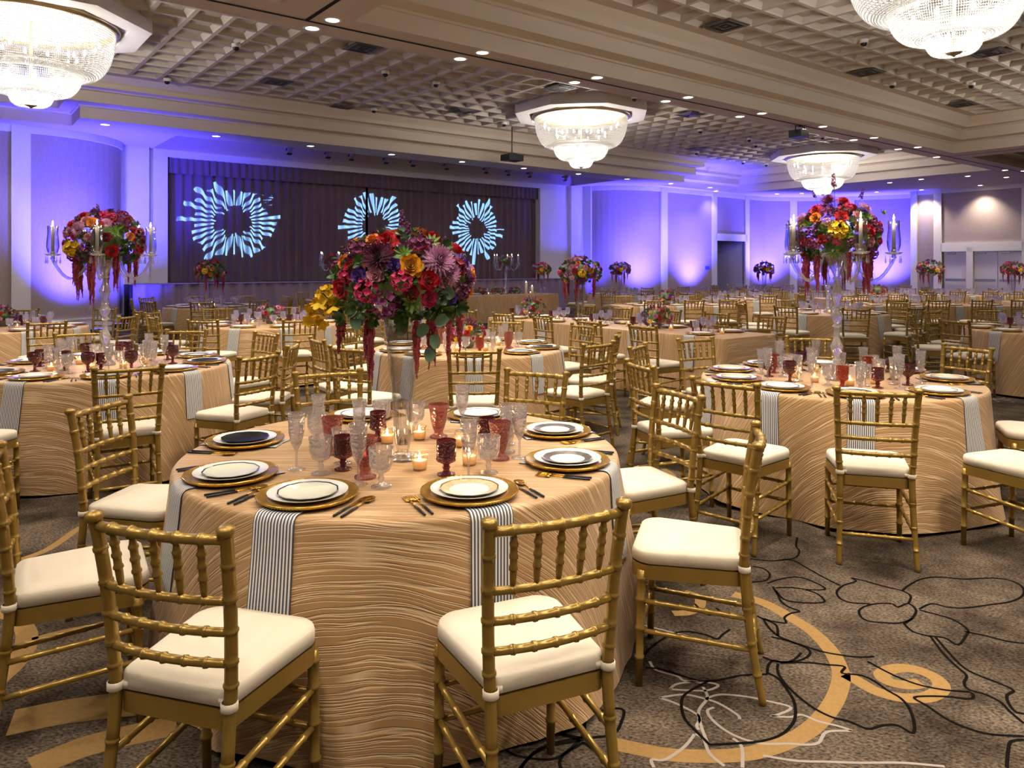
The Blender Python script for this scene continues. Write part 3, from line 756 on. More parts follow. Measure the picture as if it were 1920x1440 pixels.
def round_cloth(seed, limits=(), N=160):
    f, fold = skirt(seed, limits); rows = []          # (radius or None, z, arc length, t)
    for r in (.0001, .2, .4, .6, .75, .86, .905): rows.append((r, TZ, r, 0))
    for k in range(1, 4): t = k / 3 * pi / 2; rows.append((.905 + .022 * sin(t), TZ - .022 * (1 - cos(t)), .905 + .03 * k / 3, 0))
    for k in range(1, 19): t = k / 18; rows.append((None, Z0C - (Z0C - .004) * t, .935 + Z0C * t, t))
    b = MB(); uv = []
    for (r, z, q, t) in rows:
        for k in range(N):
            a = 2 * pi * k / N; rr = f(a, t) if r is None else r; zz = z + (t ** 7) * .015 * (1 + fold(a)) if r is None else z
            b.v.append((rr * cos(a), rr * sin(a), zz)); uv.append((q * cos(a), q * sin(a)))
    b.f = [(j * N + k, j * N + (k + 1) % N, (j + 1) * N + (k + 1) % N, (j + 1) * N + k) for j in range(len(rows) - 1) for k in range(N)]
    b.mi = [0] * len(b.f)
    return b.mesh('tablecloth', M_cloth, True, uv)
SKIRT = {}
SEEDS = (3, 8, 21, 34)
def table_round(x, y, k, chairs, desc, group='round banquet tables'):
    """chairs: (angle, distance of the chair back) of the chairs drawn up to this table"""
    lim = [(radians(c[0]), c[1] - .24 - .226) for c in chairs]
    SKIRT[(x, y)] = skirt(SEEDS[k % 4], lim)[0]
    e = tag(empty('banquet_table', (x, y, 0)), 'folding table under ' + desc, 'table', group)
    link(RT_TOP, 'tabletop', e)
    for l in RT_LEG: link(l, 'leg', e)
    return put(round_cloth(SEEDS[k % 4], lim), 'tablecloth', (x, y, 0), 0, desc, 'tablecloth', 'gold tablecloths')
def table_rect(x, y, rz, L, Wd, desc, drop=True, seed=1):
    """long axis local x"""
    e = tag(empty('banquet_table', (x, y, 0), rz), 'folding table under ' + desc, 'table', 'rectangular banquet tables')
    b = MB(); b.box(-L / 2 + .01, L / 2 - .01, -Wd / 2 + .01, Wd / 2 - .01, TZ - .03, TZ - .006); b.build('tabletop', M_ply, e, False)
    for sx in (-1, 1):
        for sy in (-1, 1):
            b = MB(); b.tube([(sx * (L / 2 - .2), sy * (Wd / 2 - .12), 0), (sx * (L / 2 - .2), sy * (Wd / 2 - .12), TZ - .02)], .015, 8); b.build('leg', M_black, e)
    rnd = random.Random(seed); ph = [rnd.uniform(0, 6.28) for _ in range(5)]; b = MB(); uv = []
    per = []                                          # perimeter samples: (x, y, nx, ny)
    nL, nW = int(L / .09), int(Wd / .09); r = .03
    def side(ax, ay, bx, by, n, nx, ny):
        for i in range(n): t = i / n; per.append((ax + (bx - ax) * t, ay + (by - ay) * t, nx, ny))
    hx, hy = L / 2, Wd / 2; q = .7071
    side(-hx + r, -hy, hx - r, -hy, nL, 0, -1); per.append((hx - r, -hy, 0, -1)); per.append((hx - .3 * r, -hy + .3 * r, q, -q))
    side(hx, -hy + r, hx, hy - r, nW, 1, 0); per.append((hx, hy - r, 1, 0)); per.append((hx - .3 * r, hy - .3 * r, q, q))
    side(hx - r, hy, -hx + r, hy, nL, 0, 1); per.append((-hx + r, hy, 0, 1)); per.append((-hx + .3 * r, hy - .3 * r, -q, q))
    side(-hx, hy - r, -hx, -hy + r, nW, -1, 0); per.append((-hx, -hy + r, -1, 0)); per.append((-hx + .3 * r, -hy + .3 * r, -q, -q))
    n = len(per); rows = [(0, TZ, 0), (.012, TZ - .004, .012), (.016, TZ - .02, .03)] + [(.016 + .05 * t, TZ - .02 - (TZ - .03) * t, .03 + .75 * t) for t in [i / 8 for i in range(1, 9)]]
    b.v.append((0, 0, TZ)); uv.append((0, 0))
    for (o, z, s) in rows:
        w = max(0, (TZ - z) / TZ)
        for i, (x_, y_, nx, ny) in enumerate(per):
            f = .012 * w * (sin(i * .75 + ph[0]) + .6 * sin(i * 1.31 + ph[1])) * (1.8 if abs(nx * ny) > .1 else 1)
            b.v.append((x_ + nx * (o + f), y_ + ny * (o + f), z)); uv.append((y_ + ny * s, x_ + nx * s))
    b.f = [(0, 1 + i, 1 + (i + 1) % n) for i in range(n)] + [(1 + j * n + i, 1 + (j + 1) * n + i, 1 + (j + 1) * n + (i + 1) % n, 1 + j * n + (i + 1) % n) for j in range(len(rows) - 1) for i in range(n)]
    b.mi = [0] * len(b.f)
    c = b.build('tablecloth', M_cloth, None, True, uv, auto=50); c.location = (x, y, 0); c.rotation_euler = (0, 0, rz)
    return tag(c, desc, 'tablecloth', 'gold tablecloths')

# ---- plates
M_china = mat('white_china', '#e9e7e2', 0.12, coat=.3)
M_charger = mat('gold_leaf_glass', '#e2b652', 0.22, 0.75, noise=(22, '#b98a34', 5))
M_chg2 = mat('gold_leaf_field', '#c08f50', 0.28, 0.3, noise=(30, '#dcbb84', 5))
M_blackch = mat('black_china', '#0b0b0d', 0.35, spec=.2)
M_celadon = mat('celadon_china', '#dcdcc8', 0.15, coat=.3)
M_goldrim = mat('gilt_rim', '#c89b3c', 0.25, 0.9)
M_greyrim = mat('platinum_rim', '#7f7a74', 0.25, 0.6)
M_navy = mat('navy_rim', '#2e3040', 0.2)
M_floral = mat('floral_rim', '#e8dcc0', 0.2, noise=(60, '#c98e4a', 4))
def charger():
    b = MB(); sc = lambda a, r, z: 1 + (.012 * abs(sin(8 * a)) if r > .15 else 0)
    b.cur = 0; b.lathe([(.165, .016), (.168, .018), (.170, .014), (.160, .004), (.11, 0.0)], 64, rmod=sc)
    b.cur = 1; b.lathe([(0, .006), (.105, .006), (.135, .008)], 64)
    b.cur = 0; b.lathe([(.135, .008), (.150, .012), (.165, .016)], 64, rmod=sc)
    return b.mesh('charger_plate', [M_charger, M_chg2])
CHG = charger()
def plate(r, h, mats, rim=.75):
    b = MB(); b.cur = 0; b.lathe([(r * .55, 0), (r * .6, 0), (r, h), (r, h + .002)], 40); b.lathe([(0, .004), (r * .6, .004), (r * .68, .006)], 40)
    b.cur = 1; b.lathe([(r * .68, .006), (r * rim + r * .0, .009), (r * .985, h + .002)], 40)
    b.cur = 2; b.lathe([(r * .985, h + .002), (r, h + .002)], 40)
    return b
DIN = plate(.135, .016, 0).mesh('dinner_plate', [M_china, M_china, M_china])
def salad(mid, rim, edge):
    b = MB(); r = .102; h = .013; sc = lambda a, q, z: 1 + (.015 * cos(12 * a) if q > .08 else 0)
    b.cur = 0; b.lathe([(r * .55, 0), (r * .6, 0), (r, h), (r, h + .002)], 48, rmod=sc); b.lathe([(0, .004), (r * .6, .004), (r * .68, .006)], 48)
    b.cur = 1; b.lathe([(r * .68, .006), (r * .95, .013)], 48, rmod=sc); b.cur = 2; b.lathe([(r * .95, .013), (r, h + .002)], 48, rmod=sc)
    return b.mesh('salad_plate', [mid, rim, edge])
SAL = {'navy rimmed celadon': salad(M_celadon, M_celadon, M_navy), 'black': salad(M_blackch, M_blackch, M_blackch), 'gilt floral': salad(M_china, M_floral, M_goldrim),
       'platinum banded': salad(M_china, M_greyrim, M_china), 'grey edged': salad(M_china, M_china, M_greyrim)}

# ---- napkin: lies under the charger and hangs over the table edge; local +x points outwards, origin at the table centre
def stripes():
    m = mat('striped_linen', '#e8e4da', 0.85, bump=(400, .05))
    n = NT(m); b = n.n['Principled BSDF']; uv = n.add('ShaderNodeUVMap'); uv.uv_map = 'UVMap'; sp = n.add('ShaderNodeSeparateXYZ'); n.link(uv.outputs[0], sp.inputs[0])
    f = n.math('FRACT', n.math('MULTIPLY', sp.outputs[0], 13.0)); a = n.math('GREATER_THAN', n.math('ABSOLUTE', n.math('SUBTRACT', f, .5)), .24)
    n.link(n.mix(a, srgb('#e9e5dc'), srgb('#4d4f5c')), b.inputs['Base Color']); return m
M_nap = stripes()
def napkin(hang, seed, rad, inn=.56, w=.15, top=.905):
    """rad(y, z): distance of the hanging cloth from the origin at sideways offset y and height z; top: where the edge starts to turn"""
    rnd = random.Random(seed); path = [(inn, TZ), ((inn + top) / 2, TZ), (top, TZ)]
    for k in (1, 2, 3): t = k / 3 * pi / 2; path.append((top + .022 * sin(t), TZ - .022 * (1 - cos(t))))
    for k in range(1, 11): path.append((None, Z0C - (hang - .022) * k / 10))
    b = MB(); uv = []; n = 14; sk = rnd.uniform(-.018, .018); m = len(path)
    for on in (.0055, .0015):
        for j, (x, z) in enumerate(path):
            g = max(0.0, min(1.0, (TZ - z) / .022))          # 0 on the top, 1 on the hanging part
            for i in range(n):
                t = i / (n - 1); y = (t - .5) * w + sk * max(0, j - 5) / 10
                r = rad(y, z) if x is None else x
                xx = r + on * g if rad.flat else sqrt(max(1e-6, (r + on * g) ** 2 - y * y))
                b.v.append((xx, y, z + on * (1 - g))); uv.append((t, j / m))
    N = n * m; q = lambda l, j, i: l * N + j * n + i
    for j in range(m - 1):
        for i in range(n - 1):
            b.f.append((q(0, j, i), q(0, j + 1, i), q(0, j + 1, i + 1), q(0, j, i + 1))); b.f.append((q(1, j, i + 1), q(1, j + 1, i + 1), q(1, j + 1, i), q(1, j, i)))
        for i, s in ((0, 1), (n - 1, -1)):
            f = (q(0, j, i), q(1, j, i), q(1, j + 1, i), q(0, j + 1, i)); b.f.append(f if s > 0 else f[::-1])
    for i in range(n - 1): b.f.append((q(0, m - 1, i), q(1, m - 1, i), q(1, m - 1, i + 1), q(0, m - 1, i + 1)))
    b.mi = [0] * len(b.f)
    return b.mesh('napkin', M_nap, True, uv, auto=50)
class Round:                                       # cloth surface met by a napkin laid out at angle a
    flat = False
    def __init__(self, f, a): self.f, self.a = f, a
    def __call__(self, y, z): return self.f(self.a + math.asin(max(-.9, min(.9, y / .95))), max(0.0, min(1.0, (Z0C - z) / (Z0C - .004)))) + .001
class Flat:
    flat = True
    def __init__(self, half): self.half = half
    def __call__(self, y, z): t = max(0.0, min(1.0, (TZ - .02 - z) / (TZ - .03))); return self.half + .024 + .05 * t + .018 * t
# ---- cutlery: black handle, gold head; along local +x towards the handle end
M_goldflat = mat('gold_flatware', '#d9a63c', 0.22, 0.95)
M_blackh = mat('black_handle', '#17171b', 0.35)
b = MB(); b.tube([(.02, 0, .005), (.06, 0, .006), (.125, 0, .006)], [.0035, .0045, .004], 6); HANDLE = b.mesh('handle', M_blackh)
def head(kind):
    b = MB()
    if kind == 'spoon':
        b.lathe([(0, -.004), (.6, -.002), (1, .002), (.96, .003), (.5, .0), (0, -.001)], 16, Matrix.Translation((-.055, 0, .007)) @ Matrix.Diagonal((.032, .021, 1.3, 1)))
        b.tube([(-.026, 0, .008), (.022, 0, .006)], .003, 6)
    elif kind == 'fork':
        b.tube([(-.03, 0, .006), (.022, 0, .006)], .003, 6); b.box(-.045, -.03, -.012, .012, .004, .007)
        for y in (-.0105, -.0035, .0035, .0105): b.box(-.085, -.045, y - .0017, y + .0017, .004, .0065)
    else:
        b.add([(.022, -.004, .004), (-.06, -.009, .004), (-.085, -.004, .004), (-.085, .004, .004), (.022, .004, .004), (.022, -.004, .007), (-.06, -.009, .0065), (-.085, -.004, .006), (-.085, .004, .006), (.022, .004, .007)],
              [(0, 1, 2, 3, 4)[::-1], (5, 6, 7, 8, 9), (0, 5, 9, 4), (0, 1, 6, 5), (1, 2, 7, 6), (2, 3, 8, 7), (3, 4, 9, 8)])
    return b.mesh('head', M_goldflat, kind != 'knife')
FLAT = {k: [('handle', HANDLE), ('head', head(k))] for k in ('fork', 'knife', 'spoon')}

# ---- glassware
G_clear = glass('clear_cut_glass', '#f8f6f8', .85, .05, .15, '#ffffff', 70, solid=.08)
G_far = glass('clear_glass_thin', '#f2f0f6', .75, .10, .22, '#e6e2ff')
G_mauve = glass('mauve_pressed_glass', '#dcb0ac', .5, .10, .30, '#c07c78', 90)
G_plum = glass('plum_pressed_glass', '#b07880', .5, .10, .30, '#7d3a45', 90)
G_amber = glass('amber_pressed_glass', '#d98a70', .5, .10, .30, '#c0603f', 90)
G_vase = glass('clear_vase_glass', '#f7f8fa', .9, .02)
facet = lambda n, d: (lambda a, r, z: 1 + d * (1 if int(a / (2 * pi) * n * 2) % 2 else -1))
def stem(prof, n, m, name, mod=None):
    b = MB(); b.lathe(prof, n, rmod=mod); return b.mesh(name, m, True, auto=40)
GL = {}
fl = [(0, .002), (.033, .002), (.034, .005), (.012, .010), (.005, .016), (.0045, .075), (.009, .085), (.020, .105), (.029, .150), (.031, .200), (.0335, .225), (.0325, .225), (.029, .200), (.026, .150), (.017, .108), (0, .095)]
GL['flute'] = stem(fl, 20, G_clear, 'champagne_flute', facet(10, .025))
go = [(0, .002), (.036, .002), (.036, .008), (.014, .014), (.008, .022), (.012, .034), (.008, .046), (.014, .054), (.033, .064), (.041, .085), (.043, .130), (.046, .146), (.0445, .146), (.041, .125), (.038, .086), (.028, .070), (0, .064)]
GL['goblet'] = stem(go, 24, G_clear, 'cut_goblet', facet(12, .03))
GL['mauve'] = stem([(0, .002), (.040, .002), (.041, .010), (.022, .020), (.019, .030), (.026, .045), (.036, .080), (.040, .120), (.047, .158), (.0455, .158), (.038, .120), (.033, .080), (.022, .048), (0, .040)], 24, G_mauve, 'footed_tumbler', facet(12, .012))
GL['plum'] = stem([(0, .002), (.034, .002), (.034, .008), (.014, .014), (.011, .024), (.017, .032), (.011, .040), (.016, .046), (.036, .056), (.040, .064), (.037, .070), (.037, .136), (.0355, .136), (.035, .072), (0, .060)], 24, G_plum, 'pressed_goblet', facet(12, .012))
GL['amber'] = stem([(0, .002), (.038, .002), (.038, .008), (.016, .014), (.013, .024), (.018, .030), (.013, .038), (.036, .050), (.040, .066), (.0385, .072), (.040, .140), (.0385, .140), (.037, .074), (0, .060)], 24, G_amber, 'pressed_goblet', facet(12, .012))
GL['tulip'] = stem([(0, .002), (.036, .002), (.036, .008), (.012, .016), (.009, .036), (.013, .044), (.009, .052), (.020, .062), (.040, .080), (.046, .105), (.046, .130), (.042, .150), (.0405, .150), (.0445, .128), (.044, .105), (.034, .078), (0, .066)], 24, G_plum, 'round_goblet', facet(12, .014))
GL['tall'] = stem([(0, .002), (.034, .002), (.034, .010), (.012, .016), (.010, .030), (.022, .045), (.027, .070), (.028, .150), (.034, .185), (.0325, .185), (.026, .150), (.024, .070), (0, .050)], 20, G_clear, 'tall_tumbler', facet(10, .02))
GL['wine'] = stem([(0, .002), (.032, .002), (.008, .008), (.004, .014), (.004, .085), (.022, .100), (.036, .130), (.037, .155), (.031, .195), (.030, .195), (.035, .155), (.034, .130), (.018, .102), (0, .094)], 14, G_far, 'wine_glass')
GL['far_goblet'] = stem(go, 12, G_far, 'water_goblet')
GL['far_plum'] = stem([(0, .002), (.034, .002), (.012, .012), (.012, .045), (.036, .06), (.04, .14), (.038, .14), (0, .062)], 12, G_plum, 'wine_goblet')
NAMES = {'flute': ('champagne_flute', 'clear cut crystal champagne flute'), 'goblet': ('water_goblet', 'clear diamond cut water goblet'), 'mauve': ('footed_tumbler', 'mauve pressed glass footed tumbler'), 'plum': ('wine_goblet', 'dark plum pressed glass goblet'),
         'amber': ('wine_goblet', 'amber red pressed glass goblet'), 'tulip': ('wine_goblet', 'round bowled plum glass goblet'), 'tall': ('tall_tumbler', 'tall clear crystal footed tumbler'), 'wine': ('wine_glass', 'clear thin stemmed wine glass'), 'far_goblet': ('water_goblet', 'clear water goblet'), 'far_plum': ('wine_goblet', 'plum glass goblet')}
OCC = []                                           # circles already taken on the table tops
def take(x, y, r): OCC.append((x, y, r))
def free_spot(x, y, r):
    for k in range(600):
        d = .0075 * sqrt(k) * 1.6; a = k * 2.39996; px, py = x + d * cos(a), y + d * sin(a)
        if all((px - q[0]) ** 2 + (py - q[1]) ** 2 >= (r + q[2]) ** 2 for q in OCC): x, y = px, py; break
    take(x, y, r); return x, y
GR = {'flute': .035, 'goblet': .048, 'mauve': .048, 'plum': .042, 'amber': .042, 'tulip': .048, 'tall': .036, 'wine': .038, 'far_goblet': .047, 'far_plum': .041}
def glassware(kind, x, y, where, rz=0, z=TZ - .002):
    x, y = free_spot(x, y, GR[kind]); n, l = NAMES[kind]; put(GL[kind], n, (x, y, z), rz, l + ' ' + where, 'glass', n.replace('_', ' ') + 's ' + where)

# ---- candles
M_wax = mat('cream_wax', '#f3e6c8', 0.5, sss=.35, emit=('#ffb860', .55)); M_wax.cycles.emission_sampling = 'NONE'  # faint emission in the wax stands in for flame light shining through it
M_taper = mat('ivory_taper_wax', '#efe6d0', 0.5)
M_flame = emission('candle_flame', '#ffd9a0', 40)
G_vot = glass('votive_glass', '#fbf4ea', .55, .04, .06, '#fff2da')
b = MB(); b.lathe([(0, .001), (.026, .001), (.033, .066), (.0315, .066), (.0255, .008), (0, .008)], 20); V_CUP = b.mesh('glass_cup', G_vot)
b = MB(); b.lathe([(0, .009), (.0245, .009), (.0285, .040), (.012, .038), (0, .038)], 16); V_WAX = b.mesh('wax', M_wax)
b = MB(); b.lathe([(0, .040), (.0035, .044), (.005, .050), (.0028, .060), (0, .070)], 8); V_FL = b.mesh('flame', M_flame)
VOT = [('glass_cup', V_CUP), ('wax', V_WAX), ('flame', V_FL)]
def votive(x, y, where, light=True):
    x, y = free_spot(x, y, .034)
    e = place(VOT, 'votive_candle', (x, y, TZ - .001), 0, 'lit votive in a clear cup ' + where, 'candle', 'votive candles ' + where)
    if light: lamp('POINT', 'candle_glow', (0, 0, .062), P_VOTIVE, (1, .62, .28), e, .012)
b = MB(); b.lathe([(0, 0), (.0125, 0), (.0105, .20), (.004, .202), (0, .2)], 14); TAPER_W = b.mesh('wax', M_taper)
b = MB(); b.lathe([(0, .204), (.004, .210), (.006, .218), (.0032, .232), (0, .246)], 8); TAPER_F = b.mesh('flame', M_flame)
TAPER = [('wax', TAPER_W), ('flame', TAPER_F)]

# ---- crystal candelabra (origin on the table top)
G_cry = glass('candelabra_crystal', '#f8f8fb', .95, .04, .30, '#ffffff', solid=.35)
def candelabra_kit():
    K = []; b = MB()
    pr = [(0, 0), (.075, 0), (.078, .012), (.060, .03), (.040, .06), (.026, .11), (.020, .13), (.030, .14), (.022, .15), (.020, .17), (.040, .22), (.043, .235), (.030, .265), (.018, .30), (.022, .33), (.016, .36), (.032, .375), (.018, .39), (.036, .425), (.042, .445), (.034, .465), (.020, .485), (.032, .50), (.018, .515), (.024, .54), (.040, .585), (.043, .60), (.036, .62), (.020, .66), (.018, .70), (.030, .71), (.018, .72), (.030, .75), (.050, .79), (.065, .85), (.07, .875), (.055, .88), (0, .86)]
    b.lathe(pr, 16); K.append(('column', b.mesh('column', G_cry, True, auto=25)))
    for k in range(5):
        a = 2 * pi * k / 5 - pi / 2; d = Vector((cos(a), sin(a), 0)); N = 22; pts = []
        for i in range(N + 1):
            t = i / N; r = .045 + .315 * t; z = .80 + .075 * sin(min(1, t * 3.2) * pi) * (1 if t < .31 else 0) - (0 if t < .25 else .13 * sin((t - .25) / .75 * pi) ** .9) + .045 * t
            pts.append(d * r + Vector((0, 0, z)))
        b = MB(); b.tube(pts, [.0105 + .002 * (i % 2) for i in range(N + 1)], 8)
        e = pts[-1]; b.lathe([(.012, 0), (.018, .01), (.012, .03)], 12, Matrix.Translation(e)); K.append(('arm', b.mesh('arm', G_cry, True, auto=40))); AI = len(K) - 1
        b = MB(); b.lathe([(.010, .028), (.040, .032), (.055, .044), (.053, .046), (.035, .036), (.012, .034)], 20, Matrix.Translation(e), rmod=lambda a_, r, z: 1 + (.05 * cos(10 * a_) if r > .05 else 0)); K.append(('drip_dish', b.mesh('drip_dish', G_cry), AI))
        b = MB(); b.lathe([(0, .036), (.016, .036), (.016, .065), (.013, .065), (0, .06)], 12, Matrix.Translation(e)); K.append(('socket', b.mesh('socket', M_steel), AI))
        for q in range(5):
            w = 2 * pi * q / 5; c = e + Vector((.051 * cos(w), .051 * sin(w), .04))
            b = MB(); b.tube([c, c - Vector((0, 0, .02))], .0012, 4); bead(b, c - Vector((0, 0, .026)), .005); b.lathe([(0, -.032), (.004, -.036), (.007, -.062), (0, -.072)], 6, Matrix.Translation(c)); K.append(('drop', b.mesh('drop', G_cry, False), AI))
        b = MB(); b.lathe([(.030, .048), (.034, .052), (.043, .09), (.045, .12), (.040, .17), (.036, .21), (.040, .262), (.039, .262), (.0345, .21), (.0385, .17), (.0435, .12), (.0415, .09), (.03, .05)], 24, Matrix.Translation(e)); K.append(('hurricane_shade', b.mesh('hurricane_shade', G_vase), AI))
        CAND_TIPS.append(e + Vector((0, 0, .06)))
    return K
CAND_TIPS = []
CANDELABRA = candelabra_kit()
def candelabra(x, y, rz, label, where, light=True):
    place(CANDELABRA, 'candelabra', (x, y, TZ), rz, label, 'candelabra', 'crystal candelabras')
    for t in CAND_TIPS:
        p = Matrix.Rotation(rz, 4, 'Z') @ t + Vector((x, y, TZ))
        e = place(TAPER, 'taper_candle', p, 0, 'lit ivory taper candle in a hurricane shade ' + where, 'candle', 'taper candles ' + where)
        if light: lamp('POINT', 'candle_glow', (0, 0, .225), P_VOTIVE * 2, (1, .66, .34), e, .01)
# ---- tall trumpet vase
def trumpet(h, rt, rb, name='trumpet_vase'):
    b = MB(); o = [(0, 0), (rb * 1.75, 0), (rb * 1.75, .010), (rb * .9, .022), (rb * .62, .035), (rb * .80, .06), (rb, .12), (rb * 1.08, h * .35), (rb + (rt - rb) * .55, h * .7), (rt, h)]
    i = [(r - .006, z) for r, z in o[:4:-1]]; b.lathe(o + [(rt - .003, h + .002)] + i + [(rb * .6, .075), (0, .07)], 36); return b.mesh(name, G_vase)
VASE1 = trumpet(.64, .086, .038); VASE2 = trumpet(.62, .08, .045)
G_bowl = glass('mercury_bowl', '#c9c4b4', .6, .1, .5, '#a89f86')
b = MB(); b.lathe([(0, 0), (.045, 0), (.065, .03), (.07, .075), (.066, .075), (.06, .03), (0, .01)], 20); BOWL = b.mesh('flower_bowl', G_bowl)
# ================================================================== flowers
def petalmat(name, c, c2): return mat(name, c, 0.55, noise=(18, c2, 2), sheen=.25, spec=.3)
FM = {'red': petalmat('petal_red', '#dc1628', '#b80d20'), 'crimson': petalmat('petal_crimson', '#a41234', '#7c0f2c'), 'magenta': petalmat('petal_magenta', '#cf1a5f', '#e6437f'), 'plum': petalmat('petal_plum', '#6c1c50', '#8c2f70'), 'darkplum': petalmat('petal_dark_plum', '#4e1736', '#6b2348'),
      'pink': petalmat('petal_pink', '#eeabbb', '#e091a6'), 'lilac': petalmat('petal_lilac', '#d291bd', '#e4abd0'), 'yellow': petalmat('petal_yellow', '#fac40a', '#ffd83a'), 'orange': petalmat('petal_orange', '#f58a1c', '#fba838'), 'gold': petalmat('petal_gold', '#fbb81c', '#f6a414'),
      'violet': petalmat('petal_violet', '#5a349c', '#6f48b4'), 'amaranth': petalmat('petal_amaranth', '#760f2c', '#98203e'), 'amarlight': petalmat('petal_amaranth_rose', '#bb4c56', '#a03444')}
M_leaf = mat('leaf_green', '#3a5a26', 0.45, noise=(8, '#547436', 2)); M_euc = mat('eucalyptus_leaf', '#637a5e', 0.5, noise=(8, '#4d6648', 2)); M_stemg = mat('stem_green', '#4d6a2a', 0.5); M_bright = mat('bright_leaf', '#7fa23c', 0.45, noise=(8, '#55752a', 2))
def petal(b, M, w, l, cup, tip=0.0, n=4, m=5):
    """petal growing along +y from origin, cupped in z"""
    def fn(s, t):
        x = (s - .5) * 2; ww = w * (sin(pi * min(1, .12 + .80 * t)) ** .6) * (1 - tip * t * t)
        return M @ Vector((x * ww, l * t - (.12 * l * abs(x) * t if tip == 0 else 0), cup * l * (t * t) * .6 + .25 * w * x * x))
    b.grid(n, m, fn)
def R(*a): 
    M = Matrix()
    for ax, w in a: M = M @ Matrix.Rotation(w, 4, ax)
    return M
def rose(m, seed=1, opened=.6):
    """rose of radius about 1 unit looking along +z"""
    b = MB(); rnd = random.Random(seed); k = 0
    for ring_, (cnt, tilt, size, rr, zz) in enumerate(((3, 84, .62, .05, .10), (4, 74, .72, .14, .06), (5, 60, .82, .24, 0.0), (6, 42, .92, .34, -.08), (6, 22, .95, .42, -.18))):
        for i in range(cnt):
            a = 2 * pi * (i + .5 * (ring_ % 2)) / cnt + rnd.uniform(-.15, .15)
            M = R(('Z', a)) @ Matrix.Translation((0, rr * .55, zz)) @ R(('X', radians(tilt + rnd.uniform(-6, 6))))
            petal(b, M, .42 * size + .10, .80 * size, -.22 if ring_ < 3 else .30 * (-1), 0, 5, 5)
    return b.mesh('rose', m)
def dahlia(m, seed=2, layers=7, w=.10, name='dahlia'):
    b = MB(); rnd = random.Random(seed)
    for L in range(layers):
        t = L / (layers - 1); cnt = int(20 - 12 * t)
        for i in range(cnt):
            a = 2 * pi * (i + .5 * (L % 2)) / cnt
            M = R(('Z', a + rnd.uniform(-.05, .05))) @ Matrix.Translation((0, .08, .02 + .05 * L)) @ R(('X', radians(2 + 78 * t ** 1.2)))
            petal(b, M, w * (1 - .3 * t), .95 - .5 * t, .30, .5, 3, 4)
    return b.mesh(name, m)
def floret_ball(m, seed, n=26, name='stock', sz=.34, squash=1.0):
    b = MB(); rnd = random.Random(seed)
    for i in range(n):
        z = 1 - 2 * (i + .5) / n; a = i * 2.39996; r = sqrt(1 - z * z)
        d = Vector((r * cos(a), r * sin(a), z * squash)); 
        if d.z < -.55: continue
        Q = d.normalized().to_track_quat('Z', 'Y').to_matrix().to_4x4(); T = Matrix.Translation(d * .62) @ Q @ R(('Z', rnd.uniform(0, 6)))
        for k in range(4):
            M = T @ R(('Z', k * pi / 2 + rnd.uniform(-.2, .2))) @ R(('X', radians(rnd.uniform(8, 40)))); petal(b, M, sz * .5, sz, .2, 0, 3, 3)
    return b.mesh(name, m)
def spire(m, seed, n=20):
    """stock or delphinium spike standing along +z, about 2.6 units tall"""
    b = MB(); rnd = random.Random(seed); b.cur = 1; b.tube([(0, 0, -3.6), (.05, 0, .6), (0, .04, 2.0)], [.05, .045, .02], 5); b.cur = 0
    for i in range(n):
        z = .1 + 2.0 * i / n; a = i * 2.4; s = .34 * (1 - .45 * i / n)
        T = Matrix.Translation((.20 * cos(a) * (1 - .4 * i / n), .20 * sin(a) * (1 - .4 * i / n), z)) @ R(('Z', a - pi / 2), ('X', radians(-55)))
        for k in range(4): petal(b, T @ R(('Z', k * pi / 2)) @ R(('X', .4)), s * .5, s, .2, 0, 3, 3)
    return b.mesh('stock_spike', [m, M_stemg])
def orchid_spray(m, seed):
    b = MB(); rnd = random.Random(seed)
    for i in range(9):
        c = Vector((rnd.uniform(-.9, .9), rnd.uniform(-.3, .3), rnd.uniform(-.6, .6))); T = Matrix.Translation(c) @ R(('Z', rnd.uniform(-1, 1)), ('X', radians(rnd.uniform(50, 110))), ('Z', rnd.uniform(0, 6)))
        for k in range(5): petal(b, T @ R(('Z', 2 * pi * k / 5)) @ R(('X', .25)), .20, .48, .2, .15, 4, 4)
        petal(b, T @ R(('X', .9)), .16, .28, .3, 0, 3, 3)
    return b.mesh('orchid_spray', m)
def leaf_mesh(m, w, l, name='leaf'):
    b = MB(); petal(b, Matrix(), w, l, .12, .55, 4, 6); return b.mesh(name, m)
def leaf_cluster(m, seed, n=9, w=.22, l=.62):
    b = MB(); rnd = random.Random(seed)
    for i in range(n):
        a = 2 * pi * i / n; petal(b, R(('Z', a), ('X', radians(rnd.uniform(5, 60)))) @ Matrix.Translation((0, .1, 0)), w, l * rnd.uniform(.8, 1.2), .15, .35, 4, 5)
    return b.mesh('leaf_sprig', m)
def amaranth(m, seed, strands=4, L=1.0):
    """hanging tassels, z from 0 down to -L"""
    b = MB(); rnd = random.Random(seed)
    for s in range(strands):
        x = rnd.uniform(-.07, .07); y = rnd.uniform(-.05, .05); dx = rnd.uniform(-.05, .05); l = L * rnd.uniform(.6, 1.0); n = int(26 * l) + 6; pts = []; rad = []
        for i in range(n):
            t = i / (n - 1); pts.append((x * (.3 + t) + dx * t + .012 * sin(9 * t + s), y + .012 * cos(7 * t + s), -l * t)); rad.append((.010 + .042 * sin(pi * min(1, .12 + t * .9)) ** .8) * rnd.uniform(.65, 1.25) * (1 - .35 * t))
        b.tube(pts, rad, 6)
        for i in range(0, n, 1):
            p = Vector(pts[i])
            for q in range(2):
                w = rnd.uniform(0, 6.28); bead(b, p + Vector((cos(w), sin(w), 0)) * rad[i] * 1.0, .016)
    return b.mesh('amaranth_tassel', m, False)
FL = {}
